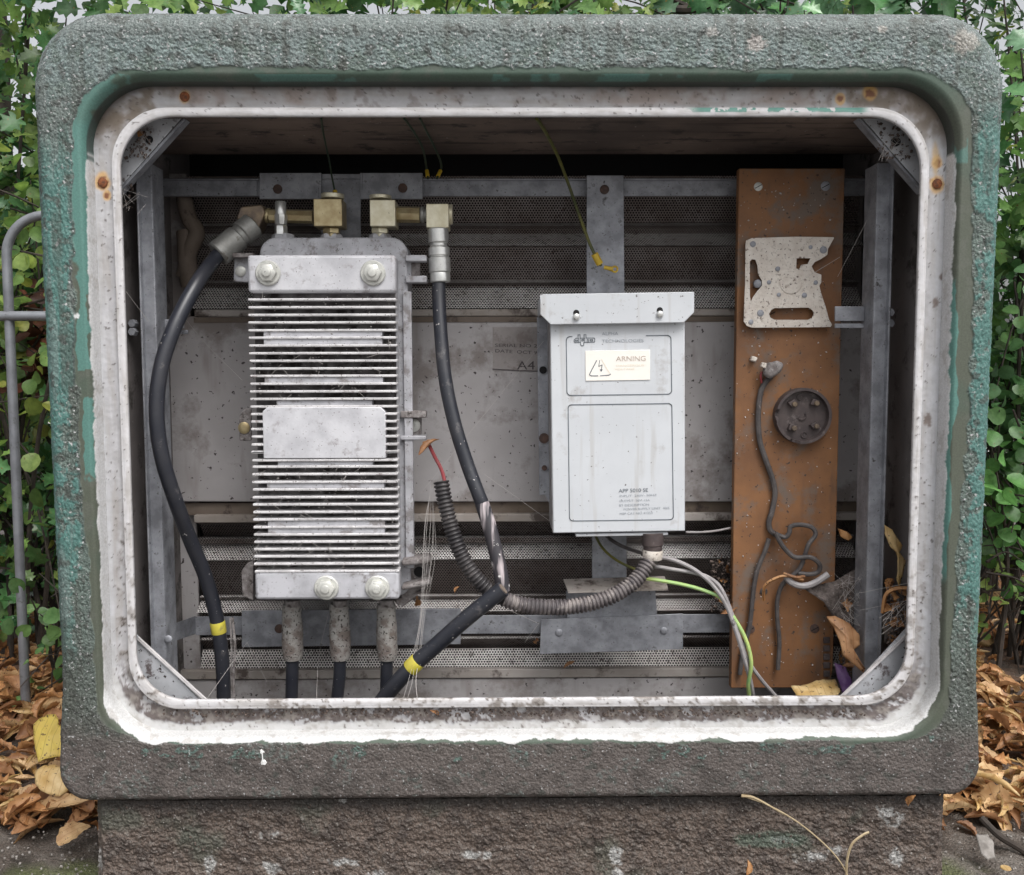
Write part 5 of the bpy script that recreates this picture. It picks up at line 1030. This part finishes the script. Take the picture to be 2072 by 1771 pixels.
# ================================================================== LEAF LITTER
def dryleaf_mesh(name, L, W, curl, twist, kind, mt, seed):
    r_ = random.Random(seed); n, k = 14, 7; vs = []; fs = []
    for i in range(n+1):
        t = i/n; 
        if kind == 'lance': w_ = W*math.sin(math.pi*min(max(t, .01), .985))**.8*(1-.3*t)
        elif kind == 'maple': w_ = W*(.35 + .65*abs(math.sin(t*math.pi*2.2+.4)))*math.sin(math.pi*min(t+.03, .99))**.5
        else: w_ = W*math.sin(math.pi*min(t+.02, .985))**.6*(1-.25*t)
        for j in range(k+1):
            s = (j/k-.5)*2; e = w_*(1 + (.12*math.sin(i*2.3+j) if abs(s) > .9 else 0)); a = curl*s*1.2
            x = math.sin(a)/(abs(curl)*1.2+.001)*e if abs(curl) > .05 else s*e
            z = (1-math.cos(a))/(abs(curl)*1.2+.001)*e + .10*L*math.sin(t*math.pi)*r_.choice((1,1)) + .04*W*math.sin(i*1.1+j*1.7+seed)
            y = (t-.5)*L; tw = twist*(t-.5); vs.append((x*math.cos(tw)-z*math.sin(tw), y, x*math.sin(tw)+z*math.cos(tw)))
    for i in range(n):
        for j in range(k): a = i*(k+1)+j; fs.append((a, a+1, a+k+2, a+k+1))
    me = bpy.data.meshes.new(name); me.from_pydata(vs, [], fs); me.shade_smooth(); me.materials.append(M[mt]); return me
DL = [dryleaf_mesh('fallen_leaf', .075, .020, 1.3, .8, 'lance', 'dry0', 1), dryleaf_mesh('fallen_leaf', .085, .018, 1.0, -1.2, 'lance', 'dry1', 2), dryleaf_mesh('fallen_leaf', .07, .030, .9, .5, 'oval', 'dry0', 3),
      dryleaf_mesh('fallen_leaf', .065, .026, 1.2, -.6, 'oval', 'dry2', 4), dryleaf_mesh('fallen_leaf', .08, .034, .7, .4, 'oval', 'dry1', 5), dryleaf_mesh('fallen_leaf', .09, .015, 1.4, 1.8, 'lance', 'dry4', 6), dryleaf_mesh('fallen_leaf', .06, .024, 1.0, 1.0, 'maple', 'dry2', 7)]
def place(me, loc, rot, s, label, group=None, name='fallen_leaf', cat='leaf'):
    o = bpy.data.objects.new(name, me); COL.objects.link(o); o.location = loc; o.rotation_euler = rot; o.scale = (s, s, s); single(o, label, cat, group); return o
def litter(n, xr_, yr_, label, group, bias, hz=.035):
    for i in range(n):
        y = yr_[0] + (yr_[1]-yr_[0])*random.random()**1.2; x = random.uniform(*xr_)*(1 + .12*(y-.5)) if False else random.uniform(*xr_) 
        place(random.choice([DL[k] for k in bias]), (x, y, .008 + random.random()*hz + float(mound(x, y))), (random.uniform(-.7,.7), random.uniform(-.7,.7), random.uniform(0, 6.28)), random.uniform(.5, .95), label, group)
litter(110, (-1.05, -.53), (.17, 1.05), 'curled brown dry leaf in the litter left of the cabinet', 'dry leaves on the ground left of the cabinet', (0,1,2,3,4,6,2,3))
litter(90, (.52, 1.05), (.18, 1.0), 'curled brown dry leaf in the litter right of the cabinet', 'dry leaves on the ground right of the cabinet', (0,0,1,5,5,3,1,2))
# uncountable layer under them
n_ = 3600; lp = np.stack([rng.uniform(-2.0, 2.0, n_), rng.uniform(.17, 2.3, n_), rng.uniform(.0, .012, n_)], 1); lp = lp[~((np.abs(lp[:, 0]) < .58) & (lp[:, 1] < .5))]
def merged(meshes, pos, name):
    VV, FF, MI, base = [], [], [], 0
    for p_ in pos:
        k = random.randrange(len(meshes)); me = meshes[k]; q_ = np.array(Euler((random.uniform(-.6,.6), random.uniform(-.6,.6), random.uniform(0,6.28))).to_matrix())*random.uniform(.45,.9)
        VV.append(co_[k] @ q_.T + p_); FF.append(fc_[k] + base); MI += [mi_[k]]*len(fc_[k]); base += len(co_[k])
    V_, F_ = np.concatenate(VV).astype(np.float32), np.concatenate(FF).astype(np.int32)
    me = bpy.data.meshes.new(name); me.vertices.add(len(V_)); me.vertices.foreach_set('co', V_.ravel()); me.loops.add(F_.size); me.loops.foreach_set('vertex_index', F_.ravel())
    me.polygons.add(len(F_)); me.polygons.foreach_set('loop_start', np.arange(0, F_.size, 4, dtype=np.int32)); me.polygons.foreach_set('loop_total', np.full(len(F_), 4, dtype=np.int32)); me.update(calc_edges=True)
    for mt in mats_: me.materials.append(M[mt])
    me.polygons.foreach_set('material_index', np.array(MI, dtype=np.int32)); me.shade_smooth(); o = bpy.data.objects.new(name, me); COL.objects.link(o); return o
mats_ = ['dry0', 'dry1', 'dry2', 'dry4']; co_ = [np.array([v_.co for v_ in me.vertices]) for me in DL]; fc_ = [np.array([list(f_.vertices) for f_ in me.polygons]) for me in DL]; mi_ = [mats_.index({'brown dry leaf':'dry0','tan dry leaf':'dry1','orange dry leaf':'dry2','pale straw leaf':'dry4'}[me.materials[0].name]) for me in DL]
lp = np.concatenate([lp, np.stack([rng.uniform(.53, 1.0, 1150)*rng.choice([-1, 1], 1150), rng.uniform(.16, .95, 1150), rng.uniform(0, .03, 1150)], 1)])
lp[:, 2] += mound(lp[:, 0], lp[:, 1])
lp = np.concatenate([lp[(np.abs(lp[:, 0]) > .53) & (np.abs(lp[:, 0]) < 1.45) & (lp[:, 1] < 1.5)], lp[::3]])
o = merged(DL, lp, 'leaf_litter'); o['kind'] = 'stuff'; o['label'] = 'brown leaf litter covering the ground under the hedge'
# grit
n_ = 2600; gp = np.stack([rng.uniform(-1.2, 1.2, n_), rng.uniform(-.06, .35, n_), rng.uniform(0, .004, n_)], 1); gp = gp[~((gp[:, 0] > PLX0-.005) & (gp[:, 0] < PLX1+.005) & (gp[:, 1] > .0))]
m = MB()
for x, y, z in gp:
    s = random.uniform(.0008, .0028)*(1.6 if random.random() < .06 else 1); q_ = Euler((random.random()*6, random.random()*6, 0)).to_matrix()
    m.add([Vector((x, y, z)) + q_ @ Vector(v_)*s*random.uniform(.8, 1.2) for v_ in ((1,0,0),(-1,0,0),(0,1,0),(0,-1,0),(0,0,.8),(0,0,-.8))], [(0,2,4),(2,1,4),(1,3,4),(3,0,4),(2,0,5),(1,2,5),(3,1,5),(0,3,5)])
o = m.build('grit', 'stone', None, smooth=False); o['kind'] = 'stuff'; o['label'] = 'pale grit scattered on the soil'
# distinct leaves
YL = dryleaf_mesh('fallen_leaf', .10, .050, .25, .1, 'oval', 'dry3', 21)
def squareleaf(name, mt, uv, y0, y1):      # broad flat leaf, outline measured, leaning back
    n = len(uv); vm = sum(v for u, v in uv)/n; pts = []
    v0 = min(v for _, v in uv); v1 = max(v for _, v in uv)
    for u, v in uv: y = y1 + (y0-y1)*(v-v0)/(v1-v0); pts.append(P(u, v, y))
    c = sum(pts, Vector())/n + Vector((0, -.006, .004)); vs = [tuple(p_) for p_ in pts] + [tuple(c)]; vs += [(x, y+.0008, z-.0006) for x, y, z in vs]
    fs = [(i, (i+1) % n, n) for i in range(n)] + [((i+1) % n+n+1, i+n+1, 2*n+1) for i in range(n)] + [(i, i+n+1, (i+1) % n+n+1, (i+1) % n) for i in range(n)]
    bm = bmesh.new(); bv = [bm.verts.new(v_) for v_ in vs[:n+1]]; [bm.faces.new([bv[i], bv[(i+1) % n], bv[n]]) for i in range(n)]
    bmesh.ops.subdivide_edges(bm, edges=bm.edges[:], cuts=5, use_grid_fill=True); bm.normal_update(); amp_ = .0035 if mt != 'wad' else .016
    co = np.array([v_.co for v_ in bm.verts]); dz = amp_*fbm(co, 38, 3, 400. + co[0, 0]*50) + .0008*noise(co, 220, 3.)
    for v_, d_ in zip(bm.verts, dz): v_.co += v_.normal*float(d_)
    me = bpy.data.meshes.new(name); bm.to_mesh(me); bm.free(); me.shade_smooth(); me.materials.append(M[mt]); o = bpy.data.objects.new(name, me); COL.objects.link(o)
    sm = o.modifiers.new('thickness', 'SOLIDIFY'); sm.thickness = .0006; return o
single(squareleaf('fallen_leaf', 'dry3', [(78,1456),(95,1447),(112,1446),(118,1455),(118,1468),(128,1472),(140,1476),(136,1510),(133,1530),(110,1531),(92,1536),(78,1543),(74,1520),(69,1490),(68,1466)], .24, .30), 'large flat yellow leaf propped upright against the cabinet left edge', 'leaf')
single(squareleaf('fallen_leaf', 'dry4', [(72,1560),(90,1548),(110,1546),(128,1556),(140,1575),(138,1600),(120,1612),(100,1608),(82,1600),(70,1585)], .20, .24), 'second pale yellow leaf just below the large yellow one', 'leaf')
single(squareleaf('fallen_leaf', 'dry3', [(-8,1640),(12,1635),(30,1636),(34,1652),(26,1672),(8,1680),(-8,1690)], .22, .27), 'bright yellow leaf at the far left edge of the litter', 'leaf')
def lf(mei, u, v, y, rot, s, label):
    p_ = P(u, v, y); return place(DL[mei] if isinstance(mei, int) else mei, tuple(p_), rot, s, label)
lf(1, 120, 1640, .20, (.3,.3,-1.2), 1.2, 'tan curled leaf lying across the litter beside the plinth left corner')
lf(4, 150, 1690, .13, (.2,.3,-.7), .6, 'orange tan leaf on bare soil left of the plinth')
lf(5, 1995, 1590, .24, (.2,.4,1.2), 1.1, 'pale curled strap leaf among brown leaves at the right')
lf(1, 2040, 1640, .2, (.3,.2,1.9), .9, 'tan curled leaf near the right edge of the ground')
p_ = P(2035, 1757, .03); m = MB(); m.lathe(p_+Vector((0,0,0)), p_+Vector((0,0,.0012)), [(0,.007),(1,.0065)], 18); o = m.build('pale_petal', 'dry4', None); single(o, 'small cream oval petal on the soil at the lower right corner', 'petal')
m = MB(); m.tube(path((1978,1592,.30),(2010,1600,.28),(2045,1615,.26),(2090,1635,.24)), .006, 8); single(m.build('fallen_twig', 'stem'), 'dark twig lying over the leaves at the right', 'twig')
m = MB(); m.tube(path((1985,1655,.14),(2020,1690,.12),(2060,1715,.10),(2100,1740,.08)), .005, 8); single(m.build('fallen_twig', 'stem'), 'dark twig half buried in soil at the lower right', 'twig')
bk = squareleaf('bark_flake', 'stone', [(1975,1690),(1998,1688),(2012,1705),(2015,1735),(1998,1740),(1985,1728)], .05, .08); single(bk, 'flat pale grey bark flake on the soil right of the plinth', 'bark')
# inside the cabinet
single(squareleaf('fallen_leaf', 'dry4', [(1600,1388),(1618,1387),(1645,1382),(1668,1374),(1690,1376),(1700,1400),(1680,1428),(1625,1430),(1612,1408)], .10, .16), 'ragged tan leaf resting on the lip under the brown board', 'leaf')
ol_ = squareleaf('fallen_leaf', 'dry0', [(1672,1248),(1690,1246),(1720,1262),(1740,1285),(1740,1305),(1722,1322),(1752,1352),(1748,1362),(1706,1328),(1700,1300),(1686,1270)], .10, .13); single(ol_, 'curled rust brown leaf hanging right of the brown board', 'leaf')
single(squareleaf('fallen_leaf', 'dry4', [(1790,1062),(1806,1072),(1826,1104),(1822,1118),(1834,1135),(1828,1165),(1820,1192),(1813,1170),(1818,1140),(1812,1118),(1800,1104),(1790,1080)], .085, .09), 'twisted pale yellow leaf hanging by the right lip', 'leaf')
single(squareleaf('fallen_leaf', 'dry2', [(1694,1068),(1712,1074),(1724,1088),(1716,1094),(1700,1086)], .17, .18), 'small orange leaf scrap right of the board', 'leaf')
m = MB(); m.tube(path((1545,1215,YB-.022),(1548,1185,YB-.028),(1575,1168,YB-.030),(1600,1166,YB-.03),(1625,1174,YB-.03)), .0024, 5); m.tube(path((1585,1160,YB-.03),(1610,1168,YB-.032),(1628,1166,YB-.03)), .0024, 5)
single(m.build('dry_stalk', 'dry2'), 'orange dry stalk curled over the wires on the board', 'stalk')
m = MB(); m.tube(path((1786,1240,.08),(1792,1205,.075),(1810,1192,.07),(1838,1190,.065)), .003, 5); single(m.build('dry_stalk', 'dry2'), 'bent orange stalk beside the right upright', 'stalk')
pp_ = squareleaf('crisp_packet', 'purple', [(1688,1340),(1712,1350),(1722,1378),(1722,1400),(1706,1405),(1694,1372)], .15, .17); single(pp_, 'scrap of purple plastic behind the foot of the board', 'litter')
single(squareleaf('dirt_wad', 'wad', [(1625,1190),(1690,1175),(1736,1150),(1738,1220),(1722,1270),(1690,1255),(1665,1215)], .16, .18), 'grey brown matted web and debris between the board and right upright', 'debris')
single(squareleaf('dirt_wad', 'wad', [(1786,1250),(1806,1215),(1835,1230),(1838,1290),(1815,1310),(1790,1300)], .10, .12), 'dark matted debris behind the right lip', 'debris')
for (u, v, y, s, lab) in ((868,905,.14,.9,'frayed brown debris on the right middle lug of the amplifier'),(840,1218,.17,.7,'orange leaf scrap under the amplifier right lower lug'),(1088,1300,.22,.6,'dark brown curled scrap left of the lower right bracket'),(1480,1230,.2,.9,'brown debris caught on the rail left of the board'),(1478,1150,.22,.7,'dark debris stuck at the left edge of the board'),(880,1445,.026,.5,'small ochre leaf scrap on the sill below the lip'),(282,270,.05,.55,'orange scrap in the web of the upper left gusset'),(1152,1345,.25,.5,'brown curled leaf low on the perforated sheet'),(925,1193,.24,.35,'orange red scrap on the perforated sheet right of the amplifier')):
    lf(3 if 'orange' in lab else 0, u, v, y, (random.uniform(.6,1.6), random.uniform(-1,1), random.uniform(0,6)), s*.55, lab)
# debris in gussets and lip
def crumbs(name, label, boxes, mt, smin=.0008, smax=.003):
    m = MB()
    for (u0, v0, u1, v1, y0, y1, n) in boxes:
        for _ in range(n):
            p_ = P(random.uniform(u0, u1), random.uniform(v0, v1), random.uniform(y0, y1)); s = random.uniform(smin, smax); q_ = Euler((random.random()*6, random.random()*6, 0)).to_matrix()
            m.add([p_ + q_ @ Vector(v_)*s*random.uniform(.5, 1.4) for v_ in ((1,0,0),(-1,0,0),(0,1,0),(0,-1,0),(0,0,.8),(0,0,-.8))], [(0,2,4),(2,1,4),(1,3,4),(3,0,4),(2,0,5),(1,2,5),(3,1,5),(0,3,5)])
    o = m.build(name, mt, None, smooth=False); o['kind'] = 'stuff'; o['label'] = label; return o
crumbs('web_debris', 'dark crumbs caught in webs of the upper gussets', [(248,258,305,320,.045,.055,70),(1775,250,1850,320,.045,.055,80),(245,370,268,430,.06,.08,30)], 'crumb', .0008, .003)
crumbs('lip_dirt', 'crumbly dirt lying on the sill along the bottom lip', [(330,1436,1760,1450,.020,.030,520)], 'crumb', .0008, .0026)
crumbs('fin_dust', 'pale fluff and crumbs caught between the cooling fins', [(515,600,795,800,.103,.118,150),(520,940,798,1150,.103,.118,230)], 'web', .0006, .0018)
crumbs('board_flecks', 'pale flecks scattered over the brown board', [(1490,360,1690,1380,YB-.001,YB+.0005,230)], 'web', .0005, .0018)
# clutter at the lower right
for i in range(60):
    u, v, y = random.choice(((random.uniform(1705,1760), random.uniform(1190,1400), random.uniform(.15,.22)), (random.uniform(1795,1838), random.uniform(1180,1330), random.uniform(.07,.11)), (random.uniform(1440,1486), random.uniform(1130,1240), random.uniform(.21,.235))))
    p_ = P(u, v, y); place(random.choice([DL[0], DL[3], DL[6]]), tuple(p_), (random.uniform(0,3), random.uniform(0,3), random.uniform(0,6)), random.uniform(.16,.42), 'small shrivelled brown leaf scrap in the clutter beside the board', 'leaf scraps in the clutter beside the board')
crumbs('corner_clutter', 'crumbled leaf and web dirt packed beside the brown board', [(1700,1180,1745,1400,.15,.22,420),(1795,1190,1840,1330,.07,.11,200),(1440,1120,1486,1240,.20,.235,160),(1270,1186,1320,1196,.20,.21,30)], 'crumb', .0008, .0035)
# cobwebs
def strands(name, label, lines, r=.00028, mt='web'):
    m = MB()
    for ln in lines: m.tube([P(*q_) for q_ in ln] if len(ln) == 2 else path(*ln, n=4), r, 4, cap=False)
    return single(m.build(name, mt, None), label, 'cobweb')
L_ = []
for i in range(7): k = random.uniform(-1, 1); j = random.uniform(-6, 6); L_.append(((874+5*k, 960+90*random.random(), .13), (868+8*k+j, 1100+30*k, .12), (857+7*k-j*.5, 1240, .11), (845+8*k, 1310+30*random.random(), .10)))
for i in range(4): k = random.uniform(-1, 1); L_.append(((842+6*k, 1335, .10), (836+12*k+random.uniform(-4,4), 1380, .085), (830+20*k, 1420, .07)))
strands('cobweb', 'bundle of web threads hanging from the middle lug to the sill', L_, .00022)
L_ = []
for i in range(60):
    v = random.choice(tops+bots) + random.uniform(-6, 6); u = random.uniform(515, 790); L_.append(((u, v-random.uniform(2, 12), .0985), (u+random.uniform(-25, 25), v+random.uniform(2, 12), .0985)))
strands('cobweb', 'fine web threads over the amplifier cooling fins', L_, .00022)
L_ = []
for (cu, cv, n_) in ((275,285,22),(1815,290,26),(262,400,10),(1730,1250,30),(1722,1200,22),(1815,1250,22)):
    for i in range(n_): y_ = .052 if cu > 1780 or cu < 400 else .14; L_.append(((cu+random.uniform(-36,36), cv+random.uniform(-36,36), y_), (cu+random.uniform(-40,40), cv+random.uniform(-40,40), y_-.008)))
strands('cobweb', 'tangled fine webs in the cabinet corners', L_, .00014)
for ln_ in [((1695,560,.17),(1755,445,.115)),((1610,575,.17),(1700,520,.17)),((400,1440,.06),(500,1300,.2)),((540,1380,.2),(500,1300,.22)),((640,1440,.12),(645,1330,.2),(665,1240,.2)),((960,1210,.1),(1030,1235,.2),(1090,1262,.22)),((1090,1262,.22),(1062,1300,.22)),((300,650,.1),(255,590,.05)),((372,642,.2),(420,700,.25),(490,770,.2)),((440,860,.26),(500,840,.2)),((850,1000,.2),(1100,690,.2)),((980,960,.2),(1120,1060,.2)),((1740,1200,.12),(1838,1180,.06)),((1740,1235,.12),(1838,1215,.06))]: strands('web_thread', 'thin stray web thread crossing the cabinet interior', [ln_], .00026)['group'] = 'stray web threads'
# brown fibrous bundle beside the left cable
m = MB()
for i in range(9): o_ = random.uniform(-4, 4); m.tube(path((468+o_,1250,.18),(472+o_*1.5,1310,.175),(470+o_,1370,.18),(474+o_,1450,.18)), .0011, 4)
single(m.build('frayed_strap', 'grime', None), 'frayed brown fibrous strap beside the left cable foot', 'strap')
# crumbling grains standing out of the plinth face
for mt_, n__, s0, s1, lab in (('crumb', 1500, .0008, .0030, 'dark crumbs weathering out of the plinth face'), ('stone', 420, .0006, .0020, 'small pale grains weathering out of the plinth face')):
    m = MB()
    for _ in range(n__):
        x_ = random.uniform(PLX0+.01, PLX1-.01); i_ = min(int((x_-PLX0)/(PLX1-PLX0)*(nx_-1)), nx_-1); j_ = random.randrange(4, nz_-4); p_ = Vector(Vp[i_, j_]); s = random.uniform(s0, s1)*random.uniform(.5, 1); q_ = Euler((random.random()*6, random.random()*6, 0)).to_matrix()
        m.add([p_ + q_ @ Vector(v_)*s*random.uniform(.5, 1.4) for v_ in ((1,0,0),(-1,0,0),(0,1,0),(0,-1,0),(0,0,.8),(0,0,-.8))], [(0,2,4),(2,1,4),(1,3,4),(3,0,4),(2,0,5),(1,2,5),(3,1,5),(0,3,5)])
    o = m.build('plinth_crumbs', mt_, None, smooth=False); o['kind'] = 'stuff'; o['label'] = lab
# straw stalks in front of the plinth
m = MB(); m.tube(path((1508,1612,.0),(1560,1632,-.004),(1620,1668,-.010),(1680,1720,-.016),(1712,1765,-.02),(1716,1800,-.02)), .0011, 5); m.tube(path((1500,1610,.0),(1530,1616,-.002),(1590,1650,-.006)), .0020, 5, rf=lambda k, n: .0022*(1-.5*k/n)); m.tube(path((1712,1775,-.02),(1714,1740,-.02),(1724,1708,-.018),(1745,1690,-.014),(1758,1684,-.012)), .0016, 5)
single(m.build('grass_stalk', 'straw', None), 'dry grass stalk leaning against the plinth at the right', 'grass')
m = MB(); m.tube(path((884,-20,0),(884,-19,0)), .0001, 4)
# white droppings on the lower face
m = MB()
for (u, v, r_) in ((530,1521,.0030),(533,1543,.0038)):
    c = P(u, v, 0); k_ = len(m.v); m.lathe(c+Vector((0,.002,0)), c-Vector((0,.0006,0)), [(0,r_),(.7,r_),(1,r_*.8)], 14); m.v[k_:] = [(c.x+(x_-c.x)*(1+.25*math.sin(5*z_*900+x_*700)), y_, c.z+(z_-c.z)*(1+.3*math.cos(x_*1500))) for x_, y_, z_ in m.v[k_:]]
m.tube([P(530,1521,-.0008), P(532,1543,-.0008)], .0008, 5); single(m.build('bird_dropping', 'bin', None), 'small white dropping on the cabinet face below the opening', 'dropping')
# dry leaf scraps on the plinth
for (u, v, lab) in ((1512,1755,'small orange leaf scrap at the plinth foot right of middle'),(1905-60,1620,'tiny rust scrap on the plinth upper right')):
    lf(3, u, v, .002, (1.2, .3, random.uniform(0,6)), .28, lab)
